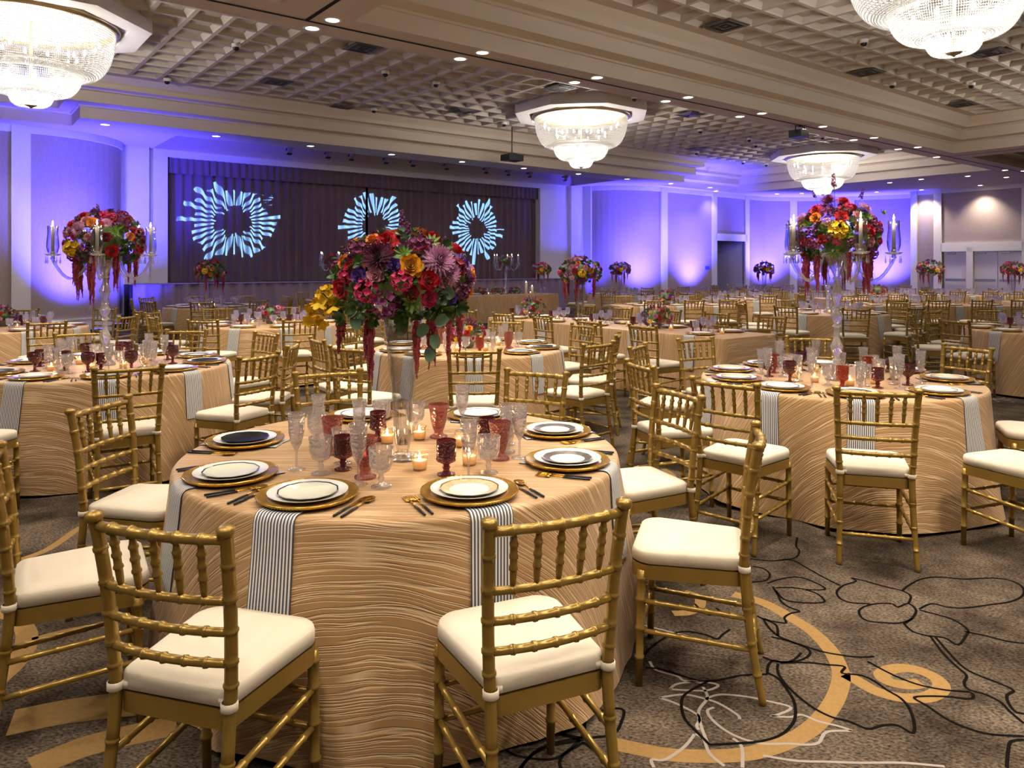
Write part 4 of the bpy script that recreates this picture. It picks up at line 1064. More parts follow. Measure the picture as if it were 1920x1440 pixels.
for c in ('red', 'crimson', 'pink', 'orange', 'gold', 'magenta'): FL['rose_' + c] = ('rose', rose(FM[c], hash(c) % 97 if False else len(c)))
FL['dahlia_plum'] = ('dahlia', dahlia(FM['plum'])); FL['dahlia_lilac'] = ('dahlia', dahlia(FM['lilac'], 4, 7, .13)); FL['dahlia_dark'] = ('dahlia', dahlia(FM['darkplum'], 6))
for c in ('magenta', 'plum', 'crimson', 'pink', 'darkplum'): FL['stock_' + c] = ('stock_cluster', floret_ball(FM[c], len(c) * 3, name='stock_cluster'))
FL['liz_violet'] = ('lisianthus', rose(FM['violet'], 31)); FL['spire_plum'] = ('stock_spike', spire(FM['plum'], 5)); FL['spire_dark'] = ('stock_spike', spire(FM['darkplum'], 7))
FL['orchid_yellow'] = ('orchid_spray', orchid_spray(FM['yellow'], 3)); FL['orchid_tight'] = ('orchid_spray', floret_ball(FM['yellow'], 41, 22, 'orchid_spray', .55))
FL['leaf'] = ('leaf_sprig', leaf_cluster(M_leaf, 3)); FL['euc'] = ('eucalyptus_sprig', leaf_cluster(M_euc, 5, 7, .28, .55)); FL['bright'] = ('leaf_sprig', leaf_cluster(M_bright, 8, 10, .13, .6))
b = MB(); petal(b, Matrix(), .42, 1.0, .10, .1, 4, 6); FL['round_leaf'] = ('eucalyptus_leaf', b.mesh('eucalyptus_leaf', M_euc))
FL['amaranth'] = ('amaranth_tassel', amaranth(FM['amaranth'], 4, 7, 1.0)); FL['amaranth_rose'] = ('amaranth_tassel', amaranth(FM['amarlight'], 9, 5, 1.0))
b = MB(); b.lathe([(0, -.9), (.5, -.75), (.85, -.3), (.95, 0), (.8, .45), (.45, .85), (0, 1.0)], 14); FOLIAGE_CORE = b.mesh('foliage_core', M_leaf)
def flower(e, kind, p, d, s, roll=0.0):
    n, me = FL[kind]; o = link(me, n, e); d = Vector(d)
    q = d.normalized().to_track_quat('Z', 'Y') if d.length > 0 else Vector((0, 0, 1)).to_track_quat('Z', 'Y')
    o.rotation_mode = 'QUATERNION'; o.rotation_quaternion = q @ Matrix.Rotation(roll, 3, 'Z').to_quaternion(); o.location = p; o.scale = (s, s, s); return o
def arrangement(name, loc, rz, label, group, seed, rx, rzh, spec=(), nfill=40, ntass=5, tass_len=.26, fs=.042, spires=5, low=False, pal=None):
    """domed arrangement; loc is the dome base centre. spec: (kind, x, z, size, depth scale) blooms on the side facing the viewer"""
    rnd = random.Random(seed); e = tag(empty(name, loc, rz), label, 'flowers', group)
    c = link(FOLIAGE_CORE, 'foliage_core', e); c.scale = (rx * .46, rx * .46, rzh * .34); c.location = (0, 0, rzh * .40)
    taken = []
    def surf(x, z, k=1.0):
        q = 1 - (x / rx) ** 2 - ((z - rzh * .40) / (rzh * .62)) ** 2
        return -rx * sqrt(max(0.02, q)) * k
    for kind, x, z, s, k in spec:
        y = surf(x, z, k) if k else 0; p = Vector((x, y, z)); d = Vector((x / rx ** 2, y / rx ** 2, (z - rzh * .35) / (rzh * .75) ** 2)); d.y -= .35 * d.length if k else 0
        if kind.startswith('spire'): d = Vector((x * .8, y * .3, .35)); p = p - Vector((0, 0, s * .5))
        flower(e, kind, p, d, s, rnd.uniform(0, 6)); taken.append((p, s))
    pal = pal or ['rose_red', 'rose_red', 'rose_crimson', 'stock_plum', 'rose_pink', 'stock_magenta', 'dahlia_plum', 'rose_orange', 'liz_violet', 'stock_crimson', 'euc', 'leaf', 'dahlia_lilac', 'stock_plum']
    n = 0
    cand = list(range(nfill * 4)); rnd.shuffle(cand)
    for i in cand:
        if n >= nfill: break
        z = 1 - 1.62 * (i + .5) / (nfill * 4); a = i * 2.39996 + seed; r = sqrt(max(0, 1 - min(1, z * z)))
        d = Vector((r * cos(a), r * sin(a), z)); p = Vector((d.x * rx, d.y * rx, rzh * .40 + d.z * rzh * .58)); s = fs * rnd.uniform(.8, 1.25)
        if any((p - q).length < (s + t) * .56 for q, t in taken): continue
        flower(e, rnd.choice(pal), p * 1.0, d + Vector((0, 0, .15)), s, rnd.uniform(0, 6)); taken.append((p, s)); n += 1
    for i in range(int(nfill * .9)):          # greenery tucked between the blooms
        a = i * 2.39996; z = rnd.uniform(-.75, .8); r = sqrt(1 - z * z); d = Vector((r * cos(a), r * sin(a), z))
        flower(e, rnd.choice(['leaf', 'euc', 'leaf', 'bright']), Vector((d.x * rx * .9, d.y * rx * .9, rzh * .4 + d.z * rzh * .52)), d, fs * rnd.uniform(1.2, 1.9), rnd.uniform(0, 6))
    for i in range(spires):
        a = i * 2 * pi / max(1, spires) + .6; t = rnd.uniform(.15, .6)
        flower(e, rnd.choice(['spire_plum', 'spire_dark']), Vector((cos(a) * rx * t, sin(a) * rx * t, rzh * (.92 - .35 * t))), Vector((cos(a) * t, sin(a) * t, .9)), fs * rnd.uniform(.8, 1.1), a)
    for i in range(ntass):
        a = i * 2 * pi / max(1, ntass) + .35 + rnd.uniform(-.2, .2); L = tass_len * rnd.uniform(.6, 1.15)
        o = flower(e, 'amaranth', Vector((cos(a) * rx * .82, sin(a) * rx * .82, rzh * .12)), (0, 0, 1), L, a); o.scale = (L * .75, L * .75, L)
    return e
# ================================================================== the tables and what stands on them
def polar(c, deg, r): a = radians(deg); return c[0] + r * cos(a), c[1] + r * sin(a)
def ring_chairs(c, spots, where, near=True, out=.24):
    for sp in spots:
        deg, rb = sp[:2]; x, y = polar(c, deg, rb - out); chair(x, y, radians(deg + 180), sp[2] if len(sp) > 2 else 'gold chiavari chair ' + where, 'chairs ' + where, near)
def setting(c, deg, kind, where, full=True, r=.735, nap=True, k=0, cut=True, plates=True):
    a = radians(deg); x, y = polar(c, deg, r); take(x, y, .172)
    if nap: put(napkin((.36, .38, .34)[k % 3], k % 3 + 1, Round(SKIRT[tuple(c)], a)), 'napkin', (c[0], c[1], 0), a, 'striped napkin draped ' + where, 'napkin', 'striped napkins ' + where)
    put(CHG, 'charger_plate', (x, y, TZ + .0055), a, ('gold charger under the ' + kind + ' plate ' if full else 'gold charger plate ') + where, 'charger', 'charger plates ' + where)
    put(DIN, 'dinner_plate', (x, y, TZ + .0115), 0, ('dinner plate under the ' + kind + ' one ' if full else 'white dinner plate ') + where, 'plate', 'dinner plates ' + where)
    if full: put(SAL[kind], 'salad_plate', (x, y, TZ + .0155), a + .3, kind + ' salad plate ' + where, 'plate', 'salad plates ' + where)
    if cut:
        for nm, off, tw in (('fork', -.187, 0), ('fork', -.2125, 0), ('knife', .188, .0), ('spoon', .214, .01)):
            px, py = x - sin(a) * off, y + cos(a) * off
            place(FLAT[nm], nm, (px + cos(a) * .02, py + sin(a) * .02, TZ), a + tw, 'gold ' + nm + ' with black handle ' + where, nm, nm + 's ' + where)

# ---- where the centrepieces stand
HEAD_U = ((7.75, 16.93), (13.0, 16.93), (14.35, 16.95), (13.75, 16.93), (13.98, 16.93))
for x, y, r in ((-.45, 3.08, .072), (2.27, 5.22, .08), (-3.27, 6.0, .08), (-.43, 7.28, .20), (-3.35, 10.35, .20), (-6.75, 9.9, .18), (1.85, 9.55, .20), (.32, 11.55, .21), (.98, 10.72, .085), (-6.05, 15.0, .085), (5.5, 13.0, .085),
                (3.2, 15.39, .22), (3.1, 21.4, .085), (7.6, 22.5, .085), (9.1, 18.61, .29), (11.55, 20.6, .085), (13.85, 20.63, .085)) + tuple(tuple(W(u, v).xy) + (.085,) for u, v in HEAD_U): take(x, y, r)

# ---- the table with the tall glass vase
T1 = (-.47, 3.25); w1 = 'at the table with the tall glass vase'
CT1 = [(-149, 1.46, 'gold chair at the tall vase table, between the black plate chair and the striped napkin'), (-106, 1.46, 'gold chair before the navy rimmed plate whose back stands beside a full striped napkin'), (-66, 1.45, 'gold chair drawn up to the gilt floral plate at the tall vase table'),
              (-17, 1.455, 'gold chair standing side on over the carpet ring, at the tall vase table'), (22.7, 1.42, 'gold chair at the tall vase table behind the one over the carpet ring'), (64, 1.40, 'gold chair across the tall vase table from the gilt floral plate'), (117, 1.40, 'gold chair across the tall vase table from the navy rimmed plates'), (172, 1.44, 'gold chair drawn up to the black salad plate at the tall vase table')]
table_round(*T1, 0, CT1, 'gold crinkled cloth on the table carrying the tall glass vase')
ring_chairs(T1, CT1, w1)
for k, (d, kd) in enumerate([(-143, 'navy rimmed celadon'), (-108, 'navy rimmed celadon'), (-64, 'gilt floral'), (-19.5, 'platinum banded'), (23.6, 'platinum banded'), (66, 'grey edged'), (116, 'grey edged'), (172, 'black')]):
    setting(T1, d, kd, w1, k=k)
for kd, x, y in (('flute', -.84, 2.91), ('goblet', -.73, 2.85), ('mauve', -.76, 3.16), ('flute', -.59, 2.70), ('mauve', -.55, 2.80), ('goblet', -.47, 2.68), ('plum', -.25, 2.84), ('mauve', -.34, 3.46), ('flute', -.175, 2.78), ('goblet', -.09, 2.86), ('mauve', -.05, 3.07),
                 ('flute', .04, 3.08), ('tall', -.02, 3.32), ('plum', -.61, 3.40), ('goblet', -.46, 3.56), ('tall', -.70, 3.42), ('goblet', -.86, 3.30), ('tall', -.92, 3.55), ('flute', -.24, 3.60), ('goblet', -.63, 3.62), ('plum', -.11, 3.26), ('goblet', -.68, 3.00), ('plum', -.70, 2.98 - .06), ('tall', -.02, 3.18)):
    glassware(kd, x, y, 'on the table with the tall glass vase', random.uniform(0, 6))
for x, y in ((-.36, 2.91), (-.56, 3.36), (-.60, 2.96), (-.17, 2.98), (-.22, 3.28), (-.40, 3.42)): votive(x, y, 'beside the tall glass vase')
put(VASE1, 'trumpet_vase', (-.45, 3.08, TZ), 0, 'tall clear glass trumpet vase carrying the largest flower arrangement', 'vase')
def S(kind, px, py, s, k=1.0): return (kind, (px - 758) / 456, (572 - py) / 456, s * 1.12, k)
spec = [S('rose_red', 742, 441, .046), S('dahlia_dark', 733, 470, .060), S('rose_gold', 788, 484, .048), S('dahlia_lilac', 832, 476, .062), S('dahlia_lilac', 850, 495, .045), S('rose_red', 818, 507, .044), S('rose_pink', 728, 498, .036), S('rose_pink', 846, 512, .034), S('rose_red', 662, 522, .048),
        S('stock_magenta', 712, 526, .052), S('stock_plum', 745, 550, .058), S('stock_magenta', 774, 508, .046), S('liz_violet', 697, 500, .034), S('liz_violet', 760, 482, .03), S('rose_magenta', 818, 541, .034), S('rose_orange', 664, 476, .034), S('rose_red', 682, 484, .036),
        S('stock_plum', 690, 460, .05), S('stock_plum', 800, 450, .05), S('liz_violet', 853, 541, .03), S('bright', 640, 545, .065), S('bright', 660, 555, .06), S('leaf', 690, 556, .07), S('leaf', 770, 568, .07), S('bright', 790, 545, .055), S('leaf', 860, 556, .07), S('euc', 835, 540, .06), S('leaf', 720, 575, .06),
        S('euc', 766, 585, .05), S('bright', 775, 462, .045), S('leaf', 700, 478, .05), S('spire_plum', 757, 402, .030, .3), S('spire_plum', 770, 425, .030, .5), S('spire_dark', 792, 440, .032, .6), S('spire_plum', 680, 455, .030, .6), S('spire_plum', 812, 455, .028, .6), S('spire_dark', 660, 465, .028, .4), S('bright', 815, 440, .05, .4),
        S('stock_magenta', 672, 500, .036), S('rose_crimson', 790, 530, .03), S('leaf', 650, 500, .06), S('leaf', 840, 450, .05), S('stock_plum', 870, 530, .04)]
fa = arrangement('flower_arrangement', (-.45, 3.08, TZ + .60), 0, 'largest mixed bouquet of roses, dahlias and orchids on the trumpet vase', 'tall flower arrangements', 5, .27, .34, spec, 70, 0, .3, .044, 2)
flower(fa, 'orchid_yellow', (-.30, -.06, .03), (-1, 0, 0), .085, .4); flower(fa, 'orchid_yellow', (-.36, -.02, .0), (-1, 0, -.2), .06, 1.4); flower(fa, 'orchid_tight', (-.29, -.08, .07), (-1, -.5, .4), .05)
for x, y, z, L, kk in ((-.105, -.17, .02, .30, 'amaranth'), (.075, -.15, -.02, .24, 'amaranth_rose'), (.20, -.08, .04, .24, 'amaranth_rose'), (.235, .0, .05, .22, 'amaranth_rose'), (-.27, .05, .0, .18, 'amaranth'), (.1, .15, 0, .26, 'amaranth')):
    o = flower(fa, kk, (x, y, z), (0, 0, 1), L, x * 20); o.scale = (.24, .24, L)
for x, z, rl in ((.12, -.03, 2.6), (.15, -.07, 3.3), (.22, .07, .6), (.20, .0, 2.2), (.03, -.02, 3.0), (-.16, -.0, 3.5), (.135, -.12, 3.1)):
    o = flower(fa, 'round_leaf', (x, -.20, z), (0, -1, .1), .055, rl)
flower(fa, 'leaf', (-.22, -.1, .0), (-.5, -.6, -.3), .08); flower(fa, 'leaf', (.17, -.15, .02), (.5, -.6, -.3), .08)

# ---- candelabra table by the long table
T2 = (2.3, 5.3); w2 = 'at the candelabra table before the long table'
CT2 = [(-106, 1.5, 'gold chair with its back squarely before the candelabra table by the carpet flowers'), (-134, 1.62), (-164, 1.52), (-70, 1.56), (-22, 1.44), (25, 1.43), (75, 1.45), (118, 1.45), (152, 1.46)]
table_round(*T2, 1, CT2, 'gold crinkled cloth on the candelabra table before the long table')
ring_chairs(T2, CT2, w2)
for k, (d, kd) in enumerate([(-174, 'gilt floral'), (-139, 'grey edged'), (-105, 'platinum banded'), (-60, 'grey edged'), (-8, 'gilt floral'), (29, 'grey edged'), (75, 'grey edged'), (112, 'platinum banded'), (149, 'gilt floral')]): setting(T2, d, kd, w2, k=k)
def scatter_glasses(c, spots, where, seed, kinds, jitter=.03):
    rnd = random.Random(seed)
    for i, (deg, r) in enumerate(spots):
        x, y = polar(c, deg + rnd.uniform(-3, 3), r + rnd.uniform(-jitter, jitter)); glassware(kinds[i % len(kinds)], x, y, where, rnd.uniform(0, 6))
RING3 = [(k * 36 + o, r) for k in range(10) for o, r in ((10, .50), (-8, .40), (24, .36))]
scatter_glasses(T2, RING3, 'on the candelabra table before the long table', 4, ['flute', 'tulip', 'goblet', 'tall', 'amber', 'goblet', 'flute', 'plum', 'tall'])
for d, r in ((-95, .33), (-60, .30), (-140, .3), (20, .3), (100, .28), (170, .32)): votive(*polar(T2, d, r), 'around the candelabra before the long table')
candelabra(2.27, 5.22, .0, 'five armed crystal candelabra on the table before the long table', 'of the candelabra before the long table')
def S2(kind, px, py, s, k=1.0): return (kind, (px - 1572) / 270, (505 - py) / 270, s, k)
sp2 = [S2('rose_red', 1580, 397, .055), S2('dahlia_plum', 1552, 396, .06), S2('dahlia_lilac', 1612, 413, .06), S2('rose_red', 1528, 412, .045), S2('rose_orange', 1520, 428, .045), S2('rose_red', 1555, 428, .048), S2('rose_pink', 1585, 424, .035), S2('rose_orange', 1630, 426, .045), S2('rose_red', 1646, 440, .045),
       S2('orchid_tight', 1546, 452, .065), S2('rose_red', 1586, 448, .04), S2('stock_plum', 1617, 446, .055), S2('leaf', 1618, 462, .06), S2('stock_darkplum', 1505, 452, .05), S2('liz_violet', 1547, 410, .035), S2('stock_pink', 1532, 436, .035), S2('spire_plum', 1566, 362, .045, .2), S2('spire_dark', 1615, 385, .035, .3), S2('spire_dark', 1530, 385, .028, .4), S2('euc', 1652, 418, .05), S2('bright', 1590, 465, .06), S2('leaf', 1510, 440, .06), S2('leaf', 1600, 430, .06)]
arrangement('flower_arrangement', (2.27, 5.22, TZ + .84), 0, 'red and plum bouquet crowning the candelabra before the long table', 'tall flower arrangements', 12, .262, .39, sp2, 72, 9, .34, .045, 3)

# ---- candelabra table by the blue rounded wall
T3 = (-3.25, 6.0); w3 = 'at the candelabra table by the blue wall'
CT3 = [(-57, 1.5, 'gold chair with its back before the napkin of the candelabra table by the blue wall'), (-24, 1.57), (4, 1.46), (50, 1.42), (90, 1.45), (128, 1.46), (165, 1.46), (-95, 1.62), (-140, 1.5)]
table_round(*T3, 2, CT3, 'gold crinkled cloth on the candelabra table towards the blue rounded wall')
ring_chairs(T3, CT3, w3)
for k, (d, kd) in enumerate([(-62, 'grey edged'), (-24, 'grey edged'), (12, 'black'), (49, 'platinum banded'), (90, 'grey edged'), (130, 'grey edged'), (168, 'platinum banded'), (-99, 'gilt floral'), (-137, 'black')]): setting(T3, d, kd, w3, k=k + 1)
scatter_glasses(T3, RING3, 'on the candelabra table towards the blue wall', 9, ['tulip', 'goblet', 'tall', 'tulip', 'flute', 'plum', 'goblet', 'flute', 'tulip', 'tall'])
for d, r in ((-80, .34), (-40, .3), (-120, .36), (20, .3), (100, .28), (170, .32)): votive(*polar(T3, d, r), 'around the candelabra by the blue wall')
candelabra(-3.27, 6.0, .35, 'five armed crystal candelabra on the table towards the blue wall', 'of the candelabra by the blue wall')
def S3(kind, px, py, s, k=1.0): return (kind, (px - 200) / 236, (497 - py) / 236, s, k)
sp3 = [S3('rose_red', 162, 432, .05), S3('dahlia_lilac', 185, 440, .062), S3('rose_orange', 205, 427, .05), S3('rose_crimson', 219, 433, .045), S3('rose_red', 144, 466, .052), S3('orchid_tight', 168, 475, .065), S3('rose_pink', 205, 456, .045), S3('rose_magenta', 175, 453, .038), S3('stock_plum', 198, 475, .055), S3('rose_pink', 148, 450, .04), S3('rose_orange', 259, 452, .04), S3('euc', 150, 440, .055), S3('euc', 198, 485, .065), S3('euc', 250, 448, .055), S3('leaf', 218, 470, .06), S3('spire_plum', 190, 405, .042, .2), S3('spire_dark', 217, 412, .036, .3), S3('spire_plum', 168, 420, .032, .4), S3('stock_darkplum', 175, 425, .04), S3('leaf', 160, 465, .05), S3('rose_crimson', 232, 455, .045)]
arrangement('flower_arrangement', (-3.27, 6.0, TZ + .84), 0, 'mixed bouquet crowning the candelabra towards the blue wall', 'tall flower arrangements', 23, .27, .40, sp3, 72, 7, .38, .046, 2)

# ---- round table behind the tall vase
T4 = (-.43, 7.33); w4 = 'at the low bouquet table behind the tall vase'
CT4 = [(-120, 1.7), (-85, 1.62), (-45, 1.62), (-148, 1.5), (-12, 1.45), (34, 1.45), (75, 1.4), (112, 1.4), (155, 1.4)]
table_round(*T4, 3, CT4, 'gold crinkled cloth on the low bouquet table behind the tall vase')
ring_chairs(T4, CT4, w4)
for k, d in enumerate((-120, -84, -45, -150, -10, 30, 72, 112, 160)): setting(T4, d, ('grey edged', 'black', 'platinum banded')[k % 3], w4, k=k, cut=False)
scatter_glasses(T4, [(k * 40 + o, r) for k in range(9) for o, r in ((8, .48), (-12, .42))], 'on the low bouquet table behind the tall vase', 14, ['goblet', 'mauve', 'tall', 'flute', 'amber'])
for d, r in ((-100, .4), (-60, .38), (-150, .4), (30, .4), (120, .4)): votive(*polar(T4, d, r), 'around the low bouquet behind the tall vase')
def low_bouquet(x, y, label, seed, sc=1.0, z=TZ):
    put(BOWL, 'flower_bowl', (x, y, z), 0, 'glass bowl holding ' + label, 'bowl', 'flower bowls')
    arrangement('low_bouquet', (x, y, z + .06), 0, label, 'low bouquets', seed, .155 * sc, .20 * sc, [('orchid_tight', -.09 * sc, .04, .03, 1), ('rose_red', .0, .1, .036, 1), ('rose_pink', .06, .05, .03, 1), ('dahlia_lilac', -.05, .11, .035, 1)], 22, 0, .1, .034, 3)
low_bouquet(T4[0] + .0, T4[1] - .05, 'low red and plum bouquet on the table behind the tall vase', 31, 1.1)

# ---- farther tables, in lighter detail
def far_round(c, desc, k, n=9, phase=0.0, glasses=9, near=False, rb=1.53, vot=2, lights=False):
    w = 'at ' + desc; spots = [(phase + i * 360 / n, rb + .08 * sin(i * 2.1 + k)) for i in range(n)]; table_round(*c, k, spots, 'gold crinkled cloth on ' + desc)
    for i in range(n):
        d = phase + i * 360 / n
        ring_chairs(c, [spots[i]], w, near)
        setting(c, d, 'grey edged', w, full=False, k=i, cut=False)
    rnd = random.Random(k * 7 + n)
    for i in range(glasses):
        for o, r, kd in ((10, .50, 'wine'), (-10, .44, 'far_goblet')):
            x, y = polar(c, phase + i * 360 / glasses + o + rnd.uniform(-4, 4), r + rnd.uniform(-.03, .03)); glassware(kd, x, y, 'on ' + desc)
        if near and i % 2: glassware('far_plum', *polar(c, phase + i * 360 / glasses + 24, .40), 'on ' + desc)
    for i in range(vot): votive(*polar(c, -90 + (i - vot / 2 + .5) * 50, .36), 'on ' + desc, lights)
def far_rect(c, rz, L, Wd, desc, n, seed, ends=True, near=False, far_side=True, vot=2, off=.46, plum=False, one_side=False):
    w = 'at ' + desc; table_rect(c[0], c[1], rz, L, Wd, 'gold crinkled cloth on ' + desc, seed=seed); M = Matrix.Translation((c[0], c[1], 0)) @ Matrix.Rotation(rz, 4, 'Z'); rnd = random.Random(seed)
    if one_side: seats = [((i - (n * 2 - 1) / 2) * (L - .30) / (n * 2), 1) for i in range(n * 2)]     # guests all face the room
    else: seats = [((i - (n - 1) / 2) * (L - .35) / max(1, n - .3), s) for s in (-1, 1) for i in range(n)]
    laid = []
    for x, s in seats:
        p = M @ Vector((x, s * (Wd / 2 + off + rnd.uniform(-.04, .1)), 0))
        chair(p.x, p.y, rz + (pi / 2 if s < 0 else -pi / 2) + rnd.uniform(-.12, .12) * (.4 if one_side else 1), 'gold chiavari chair ' + w, 'chairs ' + w, near)
        q = M @ Vector((x, s * (Wd / 2 - .19), 0)); take(q.x, q.y, .172)
        put(CHG, 'charger_plate', (q.x, q.y, TZ + .0055), 0, 'gold glass charger plate ' + w, 'charger', 'charger plates ' + w)
        put(DIN, 'dinner_plate', (q.x, q.y, TZ + .0115), 0, 'white dinner plate ' + w, 'plate', 'dinner plates ' + w)
        cc = M @ Vector((x, 0, 0)); put(flat_napkin(Wd / 2, len(laid) % 2), 'napkin', (cc.x, cc.y, 0), rz + s * pi / 2, 'striped napkin draped ' + w, 'napkin', 'striped napkins ' + w); laid.append(x)
    for x, s in seats:
        for o, kd in ((.10, 'wine'), (.2, 'far_goblet'), (.28, 'far_plum' if plum else 'wine')):
            g = M @ Vector((x + o, s * (Wd / 2 - .38) + rnd.uniform(-.03, .03), 0)); glassware(kd, g.x, g.y, 'on ' + desc)
    for i in range(vot):
        g = M @ Vector((-L / 2 + L * (i + .5) / vot, rnd.uniform(-.08, .08), 0)); votive(g.x, g.y, 'on ' + desc, False)
FLATN = {}
def flat_napkin(half, k):
    if (half, k) not in FLATN: FLATN[(half, k)] = napkin((.36, .38)[k], 5 + k, Flat(half), half - .3, top=half + .003)
    return FLATN[(half, k)]
VDIR = atan2(SU, -CU); UDIR = atan2(CU, SU)
far_round((-3.35, 10.4), 'the round table with the magenta bowl bouquet', 0, 9, -101, near=True, rb=1.6, vot=4)
low_bouquet(-3.35, 10.35, 'low magenta bouquet on the round table before the stage', 41, 1.15)
far_round((-6.55, 9.7), 'the round table by the taupe wall', 1, 9, -43, near=True, rb=1.6, vot=3)
low_bouquet(-6.75, 9.9, 'low crimson bouquet on the round table by the taupe wall', 43, 1.0)
far_rect((1.36, 10.23), VDIR, 4.4, .95, 'the long table behind the candelabra table', 5, 3, near=True, vot=6, plum=True)
low_bouquet(1.85, 9.55, 'low red bouquet with dark sprigs on the long table', 47, 1.2)
low_bouquet(.32, 11.55, 'low pink and red bouquet at the stage end of the long table', 49, 1.25)
def tall_vase(x, y, label, seed, sc=1.0, tass=6):
    put(VASE2, 'trumpet_vase', (x, y, TZ), 0, 'glass vase under ' + label, 'vase', 'tall vases on far tables')
    arrangement('flower_arrangement', (x, y, TZ + .58), 0, label, 'tall flower arrangements', seed, .29 * sc, .34 * sc, [('orchid_tight', .0, .12, .06, 1), ('rose_red', -.1, .15, .05, 1), ('rose_orange', .13, .16, .045, 1), ('rose_pink', .05, .2, .045, 1), ('dahlia_lilac', -.14, .2, .05, 1)], 46, tass, .34, .052, 4)
tall_vase(.98, 10.72, 'tall bouquet with yellow lilies on the long table', 53)
far_round((-6.0, 15.0), 'the round table before the stage skirt', 2, 9, -75, vot=2)
tall_vase(-6.05, 15.0, 'tall bouquet before the stage skirt', 57)
far_round((-2.7, 15.0), 'the round table under the first sunburst', 3, 9, -60, vot=3)
far_round((5.5, 12.9), 'the round table behind the candelabra flowers', 1, 9, -100, vot=2)
candelabra(5.5, 13.0, .3, 'crystal candelabra on the round table behind the flowers', 'of the candelabra on the farther round table', False)
arrangement('flower_arrangement', (5.5, 13.0, TZ + .84), 0, 'plum bouquet crowning the farther candelabra', 'tall flower arrangements', 61, .27, .33, (), 26, 5, .3, .05, 2)
far_round((6.75, 9.4), 'the round table towards the exit doors', 2, 9, -160, near=True, vot=2)
hc = W(10.85, 16.98)
far_rect((hc.x, hc.y), UDIR, 7.6, .9, 'the long head table before the stage', 7, 11, vot=5, one_side=True)
for k in range(9):
    p = W(8.45 + .58 * k, 16.65); arrangement('garland_bouquet', (p.x, p.y, TZ + .048), UDIR, 'crimson garland bouquet along the head table edge', 'head table garland', 70 + k, .165, .16, (), 14, 0, .1, .045, 0)
for k, u in enumerate((7.75, 13.0)):
    p = W(u, 16.93); candelabra(p.x, p.y, .5, ('crystal candelabra at the pier end of the head table', 'crystal candelabra behind the head table garland')[k], ('at the pier end of the head table', 'behind the head table garland')[k], False)
    arrangement('flower_arrangement', (p.x, p.y, TZ + .84), 0, ('bouquet crowning the candelabra at the pier end of the head table', 'bouquet crowning the candelabra behind the garland')[k], 'tall flower arrangements', 80 + k, .24, .26, (), 22, 3, .25, .05, 1)
p = W(14.35, 16.95); tall_vase(p.x, p.y, 'tall bouquet at the end of the head table', 83, .95, 4)
M_pil = mat('pillar_wax', '#f0e2c0', .5)
for u, h in ((13.75, .34), (13.98, .22)):
    p = W(u, 16.93); e = tag(empty('pillar_candle', (p.x, p.y, TZ)), 'lit cream pillar candle on the head table', 'candle', 'head table pillar candles')
    b = MB(); b.lathe([(0, 0), (.035, 0), (.035, h), (.02, h - .005), (0, h - .005)], 16); b.build('wax', M_pil, e); o = link(V_FL, 'flame', e, (0, 0, h - .04)); o.scale = (1.6, 1.6, 1.3); o.location = (0, 0, h - .06)
far_rect((3.3, 15.4), .12, 2.4, .95, 'the table with the dark red bouquet', 3, 13, vot=2)
low_bouquet(3.2, 15.39, 'low dark red bouquet on the far rectangular table', 91, 1.3)
far_round((3.1, 21.4), 'the round table before the rounded blue corner', 3, 9, -70, vot=0); tall_vase(3.1, 21.4, 'tall bouquet before the rounded blue corner', 93, 1.0, 4)
far_rect((6.9, 22.4), .15, 3.6, .95, 'the rectangular table before the curtained doorway', 4, 15, vot=0); tall_vase(7.6, 22.5, 'tall bouquet beside the curtained doorway', 95, 1.0, 4)
far_round((5.6, 18.3), 'the round table amid the far rows', 1, 9, -85, vot=1)
far_rect((8.6, 15.5), -.03, 3.3, .95, 'the rectangular table with the row of chair backs', 4, 17, vot=1)
far_rect((8.9, 18.6), .05, 2.4, .95, 'the far table with the yellow and plum bouquet', 3, 19, vot=0); low_bouquet(9.1, 18.61, 'low yellow and plum bouquet on a far table', 97, 1.5)
far_rect((12.4, 20.6), .02, 4.4, .95, 'the rectangular table before the exit doors', 5, 23, vot=0); tall_vase(11.55, 20.6, 'tall bouquet before the taupe end wall', 99, 1.15, 5); tall_vase(13.85, 20.63, 'tall bouquet before the double doors', 101, 1.0, 5)
far_round((11.8, 24.2), 'the round table before the last blue panel', 2, 9, -90, vot=0)
far_round((8.4, 25.5), 'the round table at the far blue corner', 0, 9, -90, vot=0)
far_rect((12.9, 16.9), .0, 3.0, .95, 'the rectangular table in the exit door row', 4, 29, vot=1)

# ================================================================== carpet motifs, ceiling and wall details
M_cblack = mat('carpet_black_yarn', '#100e0c', .97, spec=.03, bump=(300, .2)); M_cgold = mat('carpet_gold_yarn', '#93764c', .97, spec=.03, noise=(60, '#7c6038', 3), bump=(300, .2)); M_cwhite = mat('carpet_grey_yarn', '#8f857c', .97, spec=.03, bump=(300, .2))
def spline(pts, closed=False, n=6):
    P = [Vector(p).to_3d() for p in pts]; out = []; m = len(P); rng = range(m if closed else m - 1)
    g = (lambda i: P[i % m]) if closed else (lambda i: P[min(max(i, 0), m - 1)])
    for i in rng:
        p0, p1, p2, p3 = g(i - 1), g(i), g(i + 1), g(i + 2)
        for k in range(n):
            f = k / n; out.append(.5 * ((2 * p1) + (p2 - p0) * f + (2 * p0 - 5 * p1 + 4 * p2 - p3) * f * f + (3 * p1 - p0 - 3 * p2 + p3) * f ** 3))
    if closed: out.append(out[0])
    else: out.append(P[-1])
    return out
